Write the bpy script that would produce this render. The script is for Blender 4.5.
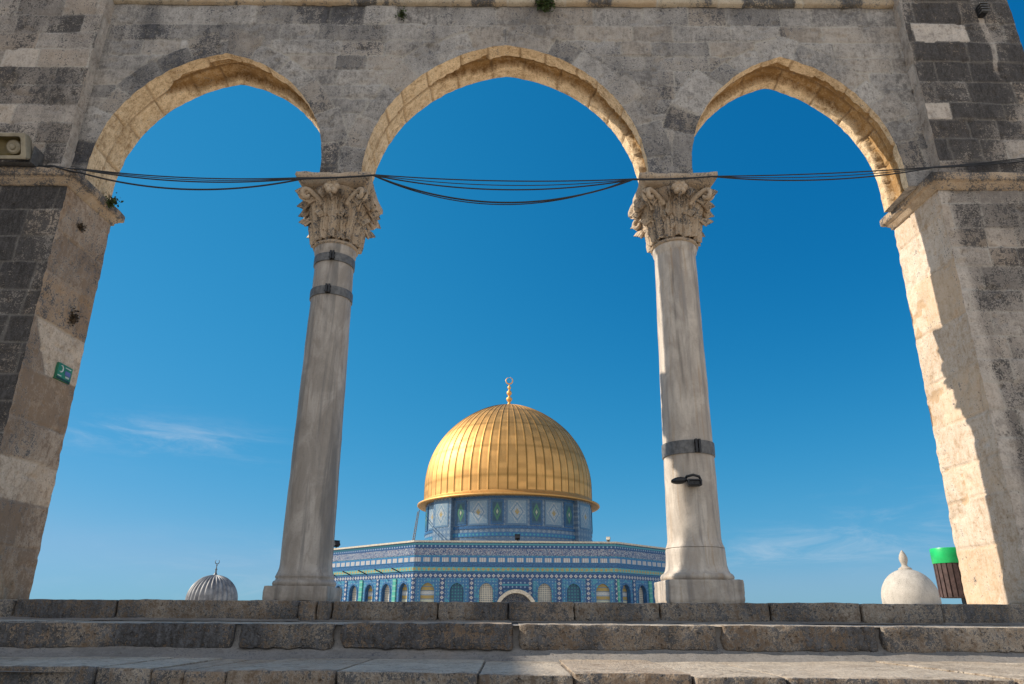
import bpy, bmesh, math, random
import numpy as np
from mathutils import Vector, Matrix, Quaternion

# ---------------------------------------------------------------- camera, light, sky, exposure
SC = bpy.context.scene
for o in list(bpy.data.objects):
    bpy.data.objects.remove(o)
COL = SC.collection
R = math.radians
FPX, PITCH, ROLL, EYE = 709.0, math.atan((616 - 342) / 709.0), R(0.3), -0.096
cam = bpy.data.cameras.new('camera')
cam.sensor_width = 36.0
cam.lens = FPX / 1024 * 36.0
cam.clip_start, cam.clip_end = 0.05, 3000
co = bpy.data.objects.new('camera', cam)
COL.objects.link(co)
X0 = Vector((1, 0, 0)); F0 = Vector((0, math.cos(PITCH), math.sin(PITCH))); U0 = Vector((0, -math.sin(PITCH), math.cos(PITCH)))
cr, sr = math.cos(ROLL), math.sin(ROLL)
cx_, cu_ = X0 * cr + U0 * sr, X0 * -sr + U0 * cr
m = Matrix((cx_, cu_, -F0)).transposed().to_4x4()
m.translation = (0, 0, EYE)
co.matrix_world = m
SC.camera = co

SUN_AZ, SUN_EL = 7.0, 35.0          # degrees behind the arcade plane (to the left), and up
sdir = Vector((-math.cos(R(SUN_EL)) * math.cos(R(SUN_AZ)), math.cos(R(SUN_EL)) * math.sin(R(SUN_AZ)), math.sin(R(SUN_EL))))
sl = bpy.data.lights.new('sun', 'SUN')
sl.energy, sl.angle, sl.color = 4.8, R(0.5), (1.0, 0.90, 0.76)
so = bpy.data.objects.new('sun', sl)
so.rotation_euler = sdir.to_track_quat('Z', 'Y').to_euler()
so.location = (-20, 0, 30)
COL.objects.link(so)

SC.view_settings.view_transform = 'Standard'
SC.view_settings.look = 'None'
SC.view_settings.gamma = 1
SC.view_settings.use_curve_mapping = False
SC.view_settings.exposure = 0.45
SC.render.engine = 'CYCLES'
SC.cycles.max_bounces = 8
SC.cycles.diffuse_bounces = 5


class NT:
    """small helper around a node tree"""
    def __init__(s, tree): s.t = tree; s.n = tree.nodes; s.l = tree.links
    def new(s, kind, **kw):
        n = s.n.new(kind)
        for k, v in kw.items(): setattr(n, k, v)
        return n
    def put(s, sock, v):
        if isinstance(v, bpy.types.NodeSocket): s.l.new(v, sock)
        else:
            if sock.type == 'RGBA' and len(v) == 3: v = (*v, 1)
            sock.default_value = v
    def math(s, op, a, b=None, c=None, clamp=False):
        n = s.new('ShaderNodeMath', operation=op, use_clamp=clamp)
        s.put(n.inputs[0], a)
        if b is not None: s.put(n.inputs[1], b)
        if c is not None: s.put(n.inputs[2], c)
        return n.outputs[0]
    def mix(s, f, a, b, blend='MIX'):
        n = s.new('ShaderNodeMix', data_type='RGBA', blend_type=blend)
        s.put(n.inputs[0], f); s.put(n.inputs[6], a); s.put(n.inputs[7], b)
        return n.outputs[2]
    def step(s, v, lo, hi):
        n = s.new('ShaderNodeMapRange', interpolation_type='SMOOTHSTEP')
        s.put(n.inputs[0], v); n.inputs[1].default_value = lo; n.inputs[2].default_value = hi
        n.inputs[3].default_value = 0; n.inputs[4].default_value = 1
        return n.outputs[0]
    def noise(s, vec, scale, detail=4, rough=0.55, dist=0.0):
        n = s.new('ShaderNodeTexNoise')
        if vec is not None: s.l.new(vec, n.inputs['Vector'])
        n.inputs['Scale'].default_value = scale; n.inputs['Detail'].default_value = detail
        n.inputs['Roughness'].default_value = rough; n.inputs['Distortion'].default_value = dist
        return n.outputs['Fac']
    def mapping(s, vec, scale=(1, 1, 1), rot=(0, 0, 0), loc=(0, 0, 0)):
        n = s.new('ShaderNodeMapping'); s.l.new(vec, n.inputs[0])
        n.inputs['Scale'].default_value = scale; n.inputs['Rotation'].default_value = rot; n.inputs['Location'].default_value = loc
        return n.outputs[0]


SC.world = bpy.data.worlds.new('World')
SC.world.use_nodes = True
W = NT(SC.world.node_tree)
bg = W.n['Background']
sky = W.new('ShaderNodeTexSky', sky_type='NISHITA')
sky.sun_disc = False
sky.sun_elevation, sky.sun_rotation = R(SUN_EL), R(-(90 - SUN_AZ))
sky.altitude, sky.air_density, sky.dust_density, sky.ozone_density = 700, 1.0, 0.35, 2.2
SKY_GAIN = 2 ** -SC.view_settings.exposure
# deep polarised blue: per-channel contrast of the sky radiance
sc_ = W.new('ShaderNodeSeparateColor'); W.l.new(sky.outputs[0], sc_.inputs[0])
cc_ = W.new('ShaderNodeCombineColor')
SKY_S = 0.085
tcg = W.new('ShaderNodeTexCoord').outputs['Generated']
sep = W.new('ShaderNodeSeparateXYZ'); W.l.new(tcg, sep.inputs[0])
away = W.math('MULTIPLY', W.step(sep.outputs[0], -0.35, 0.5), W.step(sep.outputs[2], 0.05, 0.5))
for i, (gain, pw) in enumerate(((0.92, 1.68), (0.637, 0.55), (0.88, 0.446))):
    v_ = W.math('MULTIPLY', W.math('POWER', W.math('MULTIPLY', sc_.outputs[i], SKY_S), pw), gain)
    v_ = W.math('MULTIPLY', v_, W.math('SUBTRACT', 1.0, W.math('MULTIPLY', away, (0.66, 0.26, 0.12)[i])))
    v_ = W.math('SMOOTH_MIN', v_, (0.23, 0.49, 0.73)[i], 0.06)
    v_ = W.math('MULTIPLY', v_, SKY_GAIN / SKY_S)
    W.l.new(v_, cc_.inputs[i])
tc = W.new('ShaderNodeTexCoord').outputs['Generated']
# thin cirrus low in the sky
cn = W.noise(W.mapping(tc, (2.4, 2.4, 11.0), (0.0, 0.10, 0.0), (0.3, 0.7, 0.2)), 3.0, 9, 0.68, 0.5)
cl = W.step(cn, 0.42, 0.82)
def blob(x, y, w, h, dx, dy):
    """soft window in the sky around the direction of a cloud patch"""
    a = W.math('DIVIDE', W.math('SUBTRACT', W.math('ARCTAN2', sep.outputs[0], sep.outputs[1]), x), w)
    e = W.math('DIVIDE', W.math('SUBTRACT', sep.outputs[2], y), h)
    d = W.math('ADD', W.math('MULTIPLY', a, a), W.math('MULTIPLY', e, e))
    return W.math('POWER', 2.718, W.math('MULTIPLY', d, -1.0))
msk = W.math('ADD', blob(-0.46, 0.205, 0.13, 0.022, 0, 0), W.math('ADD', blob(0.36, 0.080, 0.15, 0.020, 0, 0), W.math('MULTIPLY', blob(0.50, 0.105, 0.10, 0.035, 0, 0), 0.8)))
msk = W.math('ADD', msk, W.math('MULTIPLY', blob(-0.25, 0.05, 0.30, 0.04, 0, 0), 0.5))
cf = W.math('MULTIPLY', W.math('MULTIPLY', cl, msk), 0.5, clamp=True)
# unseen sky behind the camera, brightened to add fill on the shaded fronts
fill_mask = W.step(W.math('ADD', W.math('MULTIPLY', sep.outputs[1], -1.0), W.math('MULTIPLY', W.math('SUBTRACT', W.noise(tc, 2.0, 5, 0.6), 0.5), 0.5)), -0.10, 0.45)
fill_sky = W.mix(0.5, sky.outputs[0], (10.5, 10.8, 11.2))
base_sky = W.mix(fill_mask, cc_.outputs[0], fill_sky)
skyc = W.mix(cf, base_sky, tuple(v * SKY_GAIN for v in (7.6, 8.4, 9.4)))
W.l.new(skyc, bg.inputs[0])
bg.inputs[1].default_value = SKY_S

# ---------------------------------------------------------------- numpy noise
def _hash(ix, iy, iz, seed):
    h = (ix.astype(np.int64) * 374761393 + iy.astype(np.int64) * 668265263 + iz.astype(np.int64) * 2147483647 + seed * 974634777) & 0xffffffff
    h = ((h ^ (h >> 13)) * 1274126177) & 0xffffffff
    h = ((h ^ (h >> 16)) * 2246822519) & 0xffffffff
    return ((h ^ (h >> 15)) & 0xffffff) / float(0xffffff)
def vnoise(P, scale, seed=0):
    q = np.asarray(P, float) * scale
    i = np.floor(q).astype(np.int64); f = q - i; f = f * f * (3 - 2 * f)
    r = 0
    for a in (0, 1):
        for b in (0, 1):
            for c in (0, 1):
                w = (f[..., 0] if a else 1 - f[..., 0]) * (f[..., 1] if b else 1 - f[..., 1]) * (f[..., 2] if c else 1 - f[..., 2])
                r = r + w * _hash(i[..., 0] + a, i[..., 1] + b, i[..., 2] + c, seed)
    return r
def fbm(P, scale, octv=4, seed=0, gain=0.5):
    r, a, t = 0, 1.0, 0
    for k in range(octv):
        r = r + a * vnoise(P, scale * 2 ** k, seed + 17 * k); t += a; a *= gain
    return r / t
def sstep(x, lo, hi):
    t = np.clip((x - lo) / (hi - lo), 0, 1)
    return t * t * (3 - 2 * t)
def vec(*a):
    return np.stack(np.broadcast_arrays(*a), -1).astype(float)

# ---------------------------------------------------------------- scene graph helpers
def wloc(o):
    p = Vector((0, 0, 0))
    while o is not None: p += o.location; o = o.parent
    return p
def thing(name, loc, label=None, cat=None, group=None, kind=None, parent=None):
    o = bpy.data.objects.new(name, None); COL.objects.link(o)
    o.empty_display_size = 0.2
    o.location = Vector(loc) - (wloc(parent) if parent else Vector((0, 0, 0)))
    o.parent = parent
    return tag(o, label, cat, group, kind)
def tag(o, label=None, cat=None, group=None, kind=None):
    for k, v in (('label', label), ('category', cat), ('group', group), ('kind', kind)):
        if v: o[k] = v
    return o

class MB:
    """mesh collector; coordinates are world coordinates, baked relative to the parent on build"""
    def __init__(s): s.v = []; s.f = []; s.c = []; s.uv = []; s.m = []; s.n = 0
    def add(s, V, F, C=None, mat=0, uv=None):
        V = np.asarray(V, float).reshape(-1, 3)
        s.v.append(V)
        s.f += [tuple(int(i) + s.n for i in f) for f in F]
        s.m += [mat] * len(F)
        s.c.append(np.tile((0.5, 0, 0, 0.5), (len(V), 1)) if C is None else np.asarray(C, float).reshape(-1, 4))
        s.uv.append(np.zeros((len(V), 2)) if uv is None else np.asarray(uv, float).reshape(-1, 2))
        s.n += len(V)
        return s
    def grid(s, P, C=None, mask=None, mat=0, uv=None, flip=False, wrap=False):
        nu, nv = P.shape[:2]
        idx = np.arange(nu * nv).reshape(nu, nv)
        if wrap: idx = np.concatenate([idx, idx[:1]], 0)
        a, b, c, d = idx[:-1, :-1], idx[1:, :-1], idx[1:, 1:], idx[:-1, 1:]
        q = np.stack([a, b, c, d] if not flip else [d, c, b, a], -1).reshape(-1, 4)
        if mask is not None: q = q[mask.reshape(-1)]
        return s.add(P, q.tolist(), C, mat, uv)
    def box(s, lo, hi, C=None, mat=0, M=None):
        (x0, y0, z0), (x1, y1, z1) = lo, hi
        V = np.array([(x0, y0, z0), (x1, y0, z0), (x1, y1, z0), (x0, y1, z0), (x0, y0, z1), (x1, y0, z1), (x1, y1, z1), (x0, y1, z1)], float)
        if M is not None: V = np.array([tuple(M @ Vector(p)) for p in V])
        return s.add(V, [(3, 2, 1, 0), (4, 5, 6, 7), (0, 1, 5, 4), (1, 2, 6, 5), (2, 3, 7, 6), (3, 0, 4, 7)], None if C is None else [C] * 8, mat)
    def lathe(s, prof, c=(0, 0, 0), seg=48, wob=0.0, C=None, a0=0.0, axis=None, mat=0):
        prof = np.array(prof, float)
        th = np.linspace(0, 2 * np.pi, seg, endpoint=False)[:, None] + a0
        r, z = prof[None, :, 0], prof[None, :, 1]
        P = vec(r * np.cos(th), r * np.sin(th), z + 0 * th)
        if axis is not None:
            q = Vector((0, 0, 1)).rotation_difference(Vector(axis).normalized()).to_matrix()
            P = P @ np.array(q).T
        P = P + np.array(c)
        if wob:
            nrm = vec(np.cos(th) + 0 * r, np.sin(th) + 0 * r, 0 * r * th)
            P = P + nrm * ((fbm(P, 6, 4, 5) - 0.5) * 2 * wob)[..., None] * (np.minimum(1, r / 0.05))[..., None]
        return s.grid(P, C if C is None else np.broadcast_to(C, P.shape[:2] + (4,)), wrap=True, mat=mat)
    def tube(s, pts, rad, seg=8, caps=True, mat=0):
        pts = [Vector(p) for p in pts]
        n = len(pts)
        rad = [rad] * n if np.isscalar(rad) else list(rad)
        t = (pts[1] - pts[0]).normalized()
        up = Vector((0, 0, 1)) if abs(t.z) < 0.9 else Vector((0, 1, 0))
        u = t.cross(up).normalized()
        rows = []
        for i, p in enumerate(pts):
            t = (pts[min(i + 1, n - 1)] - pts[max(i - 1, 0)]).normalized()
            u = (u - t * u.dot(t)).normalized(); w = t.cross(u)
            rows.append([p + (u * math.cos(k * 2 * math.pi / seg) + w * math.sin(k * 2 * math.pi / seg)) * rad[i] for k in range(seg)])
        V = [tuple(p) for r_ in rows for p in r_]
        F = []
        for i in range(n - 1):
            for k in range(seg):
                F.append((i * seg + k, i * seg + (k + 1) % seg, (i + 1) * seg + (k + 1) % seg, (i + 1) * seg + k))
        if caps:
            F.append(tuple(reversed(range(seg)))); F.append(tuple(range((n - 1) * seg, n * seg)))
        return s.add(V, F, mat=mat)
    def build(s, name, mat, parent=None, smooth=True, fixn=False):
        me = bpy.data.meshes.new(name)
        V = np.concatenate(s.v) - np.array(wloc(parent) if parent else (0, 0, 0))
        me.from_pydata(V.tolist(), [], s.f)
        for mt in (mat if isinstance(mat, (list, tuple)) else [mat]): me.materials.append(mt)
        me.polygons.foreach_set('material_index', np.array(s.m, dtype=np.int32))
        at = me.attributes.new('tone', 'FLOAT_COLOR', 'POINT')
        at.data.foreach_set('color', np.concatenate(s.c).astype(np.float32).ravel())
        li = np.zeros(len(me.loops), dtype=np.int32); me.loops.foreach_get('vertex_index', li)
        uvl = me.uv_layers.new(name='UVMap')
        uvl.data.foreach_set('uv', np.concatenate(s.uv)[li].astype(np.float32).ravel())
        me.polygons.foreach_set('use_smooth', np.full(len(me.polygons), bool(smooth)))
        if fixn:
            bm = bmesh.new(); bm.from_mesh(me); bmesh.ops.recalc_face_normals(bm, faces=bm.faces); bm.to_mesh(me); bm.free()
        me.validate(); me.update()
        if smooth == 'auto':
            me.set_sharp_from_angle(angle=R(38))
        o = bpy.data.objects.new(name, me); COL.objects.link(o); o.parent = parent
        return o

# ---------------------------------------------------------------- materials
def bsdf_mat(name):
    mt = bpy.data.materials.new(name); mt.use_nodes = True
    N = NT(mt.node_tree); b = N.n['Principled BSDF']
    return mt, N, b

def bump(N, b, h, strength, dist=0.02):
    n = N.new('ShaderNodeBump'); n.inputs['Strength'].default_value = strength; n.inputs['Distance'].default_value = dist
    N.put(n.inputs['Height'], h); N.l.new(n.outputs[0], b.inputs['Normal'])

def stone_mat(name, light, dark, lichen=(0.046, 0.046, 0.049), mortar=(0.42, 0.39, 0.34), warm=(0.40, 0.25, 0.12), bmp=0.5, rough=0.88, fine=1.0):
    """weathered limestone; per-vertex 'tone': R block tone, G mortar, B black crust, A block hue"""
    mt, N, b = bsdf_mat(name)
    pos = N.new('ShaderNodeTexCoord').outputs['Object']
    at = N.new('ShaderNodeAttribute', attribute_name='tone')
    sp = N.new('ShaderNodeSeparateColor'); N.l.new(at.outputs['Color'], sp.inputs[0])
    r, g, bl, al = sp.outputs[0], sp.outputs[1], sp.outputs[2], at.outputs['Alpha']
    n1 = N.noise(pos, 2.3, 6, 0.6); n2 = N.noise(pos, 14, 6, 0.65); n3 = N.noise(pos, 60 * fine, 4, 0.65); n5 = N.noise(N.mapping(pos, (38, 38, 9)), 1.0, 5, 0.65)
    t = N.math('ADD', N.math('MULTIPLY', r, 0.75), N.math('ADD', N.math('MULTIPLY', N.math('SUBTRACT', n1, 0.5), 1.0), N.math('ADD', N.math('MULTIPLY', N.math('SUBTRACT', n2, 0.5), 1.9), N.math('ADD', N.math('MULTIPLY', N.math('SUBTRACT', n3, 0.5), 1.5), N.math('MULTIPLY', N.math('SUBTRACT', n5, 0.5), 1.2)))), clamp=True)
    c = N.mix(t, dark, light)
    c = N.mix(N.math('MULTIPLY', N.step(N.math('ADD', N.math('MULTIPLY', al, 0.5), N.math('MULTIPLY', n1, 0.7)), 0.55, 0.95), 0.45), c, warm)
    c = N.mix(N.math('MULTIPLY', N.math('MULTIPLY', g, N.step(N.math('ADD', N.math('MULTIPLY', n1, 0.6), N.math('MULTIPLY', n2, 0.4)), 0.36, 0.58)), 0.75), c, mortar)
    # black biological crust, eaten through by pale pitting
    st = N.noise(N.mapping(pos, (3.0, 3.0, 0.9)), 1.6, 5, 0.6)
    dev = lambda x, k: N.math('MULTIPLY', N.math('SUBTRACT', x, 0.5), k)
    n4 = N.noise(pos, 190, 3, 0.65)
    m = N.math('ADD', N.math('ADD', N.math('ADD', bl, dev(n2, 1.7)), dev(n4, 1.7)), N.math('ADD', N.math('ADD', dev(n3, 2.2), dev(n5, 1.0)), dev(st, 1.1)))
    m = N.math('MULTIPLY', N.step(m, 0.30, 0.76), N.math('SUBTRACT', 1.0, N.math('MULTIPLY', g, 0.25)))
    lc = N.mix(N.step(N.math('ADD', N.math('MULTIPLY', n5, 0.5), N.math('MULTIPLY', n3, 0.5)), 0.38, 0.66), tuple(x * 0.5 for x in lichen), tuple(x * 2.3 for x in lichen))
    c = N.mix(N.math('MULTIPLY', m, 0.93), c, lc)
    # pin-holes
    ph = N.step(N.noise(pos, 42 * fine, 2, 0.5), 0.66, 0.74)
    c = N.mix(N.math('MULTIPLY', ph, 0.55), c, (0.07, 0.055, 0.045))
    N.l.new(c, b.inputs['Base Color'])
    b.inputs['Roughness'].default_value = rough
    b.inputs['Specular IOR Level'].default_value = 0.25
    h = N.math('ADD', N.math('MULTIPLY', n2, 0.6), N.math('SUBTRACT', N.math('MULTIPLY', n3, 0.5), N.math('MULTIPLY', ph, 0.7)))
    bump(N, b, h, bmp, 0.02)
    return mt

def plain_mat(name, col, rough=0.6, metal=0.0, var=0.25, scale=8, bmp=0.1, spec=0.4, col2=None):
    mt, N, b = bsdf_mat(name)
    pos = N.new('ShaderNodeTexCoord').outputs['Object']
    n = N.noise(pos, scale, 5, 0.6)
    d = col2 or tuple(c * (1 - var) * 0.75 for c in col)
    c = N.mix(N.step(n, 0.3, 0.7), d, col)
    N.l.new(c, b.inputs['Base Color'])
    b.inputs['Roughness'].default_value = rough; b.inputs['Metallic'].default_value = metal
    b.inputs['Specular IOR Level'].default_value = spec
    if bmp: bump(N, b, n, bmp, 0.02)
    return mt

def marble_mat(name, light, mid, vein, streak):
    mt, N, b = bsdf_mat(name)
    pos = N.new('ShaderNodeTexCoord').outputs['Object']
    at = N.new('ShaderNodeAttribute', attribute_name='tone')
    sp = N.new('ShaderNodeSeparateColor'); N.l.new(at.outputs['Color'], sp.inputs[0])
    v1 = N.noise(N.mapping(pos, (9, 9, 0.55)), 1.0, 6, 0.6, 0.5)
    v2 = N.noise(N.mapping(pos, (24, 24, 1.2)), 1.0, 5, 0.6, 0.3)
    v3 = N.noise(N.mapping(pos, (5, 5, 2.2), (0.2, 0.1, 0)), 1.3, 6, 0.65, 0.8)
    fine = N.noise(pos, 60, 4, 0.6)
    c = N.mix(N.step(v3, 0.35, 0.68), mid, light)
    c = N.mix(N.math('MULTIPLY', N.step(v1, 0.50, 0.68), 0.75), c, vein)
    c = N.mix(N.math('MULTIPLY', N.step(v2, 0.52, 0.72), 0.5), c, streak)
    c = N.mix(N.math('MULTIPLY', N.step(fine, 0.55, 0.75), 0.35), c, vein)
    c = N.mix(sp.outputs[2], c, (0.055, 0.047, 0.04))
    N.l.new(c, b.inputs['Base Color'])
    b.inputs['Roughness'].default_value = 0.55; b.inputs['Specular IOR Level'].default_value = 0.35
    bump(N, b, N.math('ADD', fine, N.math('MULTIPLY', v2, 0.5)), 0.25, 0.012)
    return mt

M_WALL = stone_mat('grey_weathered_limestone', (0.50, 0.46, 0.415), (0.15, 0.138, 0.128), lichen=(0.034, 0.034, 0.038), warm=(0.38, 0.30, 0.22))
M_PIER = stone_mat('black_crusted_limestone', (0.56, 0.49, 0.42), (0.20, 0.174, 0.152), lichen=(0.030, 0.028, 0.028), warm=(0.38, 0.28, 0.19))
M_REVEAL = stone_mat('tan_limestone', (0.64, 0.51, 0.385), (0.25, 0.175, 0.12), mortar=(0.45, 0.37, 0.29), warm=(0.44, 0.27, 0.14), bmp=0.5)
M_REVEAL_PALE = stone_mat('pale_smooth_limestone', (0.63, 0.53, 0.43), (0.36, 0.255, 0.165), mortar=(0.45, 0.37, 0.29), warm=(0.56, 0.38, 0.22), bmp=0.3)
M_SOFFIT = stone_mat('ochre_limestone', (0.80, 0.61, 0.39), (0.22, 0.125, 0.05), mortar=(0.20, 0.12, 0.06), warm=(0.45, 0.26, 0.09), bmp=0.5)
M_STEP = stone_mat('worn_step_limestone', (0.58, 0.50, 0.40), (0.155, 0.112, 0.078), warm=(0.26, 0.16, 0.09), bmp=1.0, rough=0.62)
M_COPE = stone_mat('pale_coping_limestone', (0.56, 0.47, 0.35), (0.30, 0.24, 0.17), bmp=0.4)
M_MORTAR = stone_mat('grey_mortar', (0.30, 0.275, 0.25), (0.17, 0.155, 0.14), bmp=0.3)
M_MARBLE_GREY = marble_mat('grey_streaked_marble', (0.44, 0.385, 0.33), (0.28, 0.24, 0.20), (0.14, 0.13, 0.12), (0.19, 0.145, 0.11))
M_MARBLE_CREAM = marble_mat('cream_streaked_marble', (0.56, 0.49, 0.41), (0.38, 0.325, 0.27), (0.20, 0.18, 0.165), (0.32, 0.21, 0.115))
M_CAPITAL = stone_mat('carved_limestone', (0.60, 0.48, 0.35), (0.34, 0.25, 0.17), warm=(0.42, 0.25, 0.10), bmp=0.4)
M_IRON = plain_mat('grey_iron_band', (0.17, 0.165, 0.16), 0.55, 0.3, bmp=0.15, scale=30)
M_BLACK = plain_mat('black_plastic', (0.018, 0.018, 0.02), 0.45, bmp=0)
M_CABLE = plain_mat('black_cable_rubber', (0.022, 0.022, 0.024), 0.6, bmp=0)
M_PAVING = stone_mat('pale_paving', (0.70, 0.62, 0.52), (0.58, 0.51, 0.42), bmp=0.2)

# ---------------------------------------------------------------- masonry
def rows_between(z0, z1, lo, hi, seed):
    rng = random.Random(seed); z = [z0]
    while z[-1] < z1 - 0.05: z.append(z[-1] + rng.uniform(lo, hi))
    z[-1] = max(z[-1], z1) + 0.02
    return np.array(z)
def courses(U, Z, zr, seed, lmin, lmax, wig=0.006):
    """irregular ashlar: block hashes and the distance to the nearest joint"""
    P = vec(U, Z, 0 * U)
    Uw = U + (fbm(P, 3.0, 3, seed + 3) - 0.5) * 2 * wig * 2.0
    Zw = Z + (fbm(P, 1.8, 3, seed + 4) - 0.5) * 2 * wig * 2.5
    ri = np.clip(np.searchsorted(zr, Zw, side='right') - 1, 0, len(zr) - 2)
    d = np.minimum(Zw - zr[ri], zr[ri + 1] - Zw)
    bi = np.zeros(U.shape, int)
    u0, u1 = float(U.min()) - 1, float(U.max()) + 1
    u0 = math.floor(u0)
    for k in range(len(zr) - 1):
        rng = random.Random(seed * 7919 + k)
        e = [u0 - rng.uniform(0, lmax)]
        while e[-1] < u1: e.append(e[-1] + rng.uniform(lmin, lmax))
        e = np.array(e); mk = ri == k
        if mk.any():
            b = np.clip(np.searchsorted(e, Uw[mk], side='right') - 1, 0, len(e) - 2)
            bi[mk] = b
            d[mk] = np.minimum(d[mk], np.minimum(Uw[mk] - e[b], e[b + 1] - Uw[mk]))
    h1 = _hash(ri, bi, 0 * ri, seed); h2 = _hash(ri, bi, 0 * ri + 1, seed); h3 = _hash(ri, bi, 0 * ri + 2, seed)
    return ri * 1000 + bi, d, h1, h2, h3

def stone_surface(P, nrm, blk, edge, stain, relief=0.010, joint=0.012, tone=(0.15, 0.85), vary=0.55, override=None, jw=0.011, chip=0.010):
    """displace a masonry sheet along its normal and work out its tone colours"""
    bid, d, h1, h2, h3 = blk
    ef = sstep(edge, 0.0, 0.035)
    disp = (h3 - 0.5) * relief * 0.9 + (fbm(P, 7, 4, 11) - 0.5) * relief * 1.6 - joint * (1 - sstep(d, 0.0, jw))
    pits = sstep(fbm(P, 11, 3, 31), 0.62, 0.78); disp = disp - pits * relief * 1.2
    cv = np.stack([vnoise(P, 7, 71), vnoise(P, 7, 72), vnoise(P, 7, 73)], -1) - 0.5
    cv2 = np.stack([vnoise(P, 19, 74), vnoise(P, 19, 75), vnoise(P, 19, 76)], -1) - 0.5
    P2 = P + (cv * 0.12 + cv2 * 0.55) * 2 * chip * (1 - sstep(edge, 0, 0.08))[..., None] + nrm * (disp * ef)[..., None]
    t = tone[0] + (tone[1] - tone[0]) * h1
    b = stain + (h2 - 0.5) * vary
    if override is not None:
        for mask_id, tv, bv in override:
            mk = np.isin(bid, mask_id); t = np.where(mk, tv, t); b = np.where(mk, bv, b)
    C = vec(np.clip(t, 0, 1), 1 - sstep(d, 0.004, jw * 1.1), np.clip(b, 0, 1), _hash(bid, bid * 0, bid * 0, 5))
    return P2, C

def ids_at(bid, U, Z, pts):
    out = []
    for (u, z) in pts:
        k = np.argmin((U - u) ** 2 + (Z - z) ** 2)
        out.append(bid.ravel()[k])
    return out

# ================================================================ SETTING: ground and steps
gm = MB()
prof = [(-600, -1.72), (-1.6, -1.72), (5.9, -0.16), (6.8, -0.012), (900, -0.012)]
V = [(x, y, z) for (y, z) in prof for x in (-700, 700)]
gm.add(V, [(2 * i, 2 * i + 1, 2 * i + 3, 2 * i + 2) for i in range(len(prof) - 1)])
tag(gm.build('ground', M_PAVING, None, smooth=False), kind='structure')

def rock(mb, x0, x1, y0, y1, z0, z1, seed, res=0.018, rnd=0.03, rough=0.012, dark=0.5, tone=0.5, skew=0.0, dish=0.0, ends=0.0):
    """a worn squared block: rounded arrises, chipped nosing"""
    def face(a, b, fix, val, order):
        A, B = np.meshgrid(a, b, indexing='ij'); K = np.full_like(A, val)
        return vec(*[{order[0]: A, order[1]: B, fix: K}[k] for k in 'xyz'])
    xs = np.linspace(x0, x1, max(4, int((x1 - x0) / res)))
    zs = np.linspace(z0, z1, max(5, int((z1 - z0) / (res * 0.75))))
    ys = y0 + (y1 - y0) * np.linspace(0, 1, max(10, int((y1 - y0) / (res * 2.2)))) ** 1.6
    faces = [(face(xs, zs, 'y', y0, 'xz'), False), (face(xs, ys, 'z', z1, 'xy'), False), (face(xs, ys, 'z', z0, 'xy'), True),
             (face(ys, zs, 'x', x0, 'yz'), True), (face(ys, zs, 'x', x1, 'yz'), False)]
    lo = np.array((x0 + rnd + ends, y0 + rnd, z0 + rnd * 1.2)); hi = np.array((x1 - rnd - ends, y1, z1 - rnd * 0.55))
    lo2 = np.minimum(lo, hi); hi = np.maximum(lo, hi)
    sc = np.array((rnd + ends, rnd, rnd))
    for P, fl in faces:
        q = np.clip(P, lo2, hi); dlt = P - q
        L = np.maximum(np.linalg.norm(dlt / sc, axis=-1, keepdims=True), 1e-6)
        n = dlt / np.maximum(np.linalg.norm(dlt, axis=-1, keepdims=True), 1e-6)
        mx = np.max(np.abs(dlt / sc), axis=-1, keepdims=True)
        P2 = q + dlt * (mx / L)
        so_ = np.array((seed * 3.7, 0, seed * 1.3))
        f1 = fbm(P2 + so_, 5, 4, 3) - 0.5; f2 = fbm(P2 + so_, 16, 3, 9) - 0.5
        amt = np.where(P[..., 2] > z1 - 1e-6, np.where(P[..., 1] > y0 + 0.08, 0.25, 0.8), 1.0)
        P2 = P2 + n * ((f1 * 1.5 + f2 * 1.6 + (fbm(P2 + so_, 42, 2, 19) - 0.5) * 0.8 * (P[..., 2] < z1 - 1e-6)) * rough * amt)[..., None]
        # long soft wear hollow along the tread
        P2[..., 2] -= dish * sstep(P2[..., 2], z0, z1) * (0.5 + fbm(P2 * np.array((1, 0, 0)) + so_, 1.2, 2, 8))
        P2[..., 1] += skew * (P2[..., 0] - 0.0)
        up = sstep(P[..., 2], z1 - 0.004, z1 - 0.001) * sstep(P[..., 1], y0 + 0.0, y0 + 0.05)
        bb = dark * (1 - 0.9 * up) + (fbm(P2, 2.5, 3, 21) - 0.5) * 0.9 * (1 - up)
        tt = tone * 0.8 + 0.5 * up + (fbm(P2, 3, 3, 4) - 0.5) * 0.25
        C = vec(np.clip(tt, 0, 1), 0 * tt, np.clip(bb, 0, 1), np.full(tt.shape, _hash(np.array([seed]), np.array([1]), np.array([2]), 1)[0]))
        mb.grid(P2, C, flip=fl)

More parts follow.
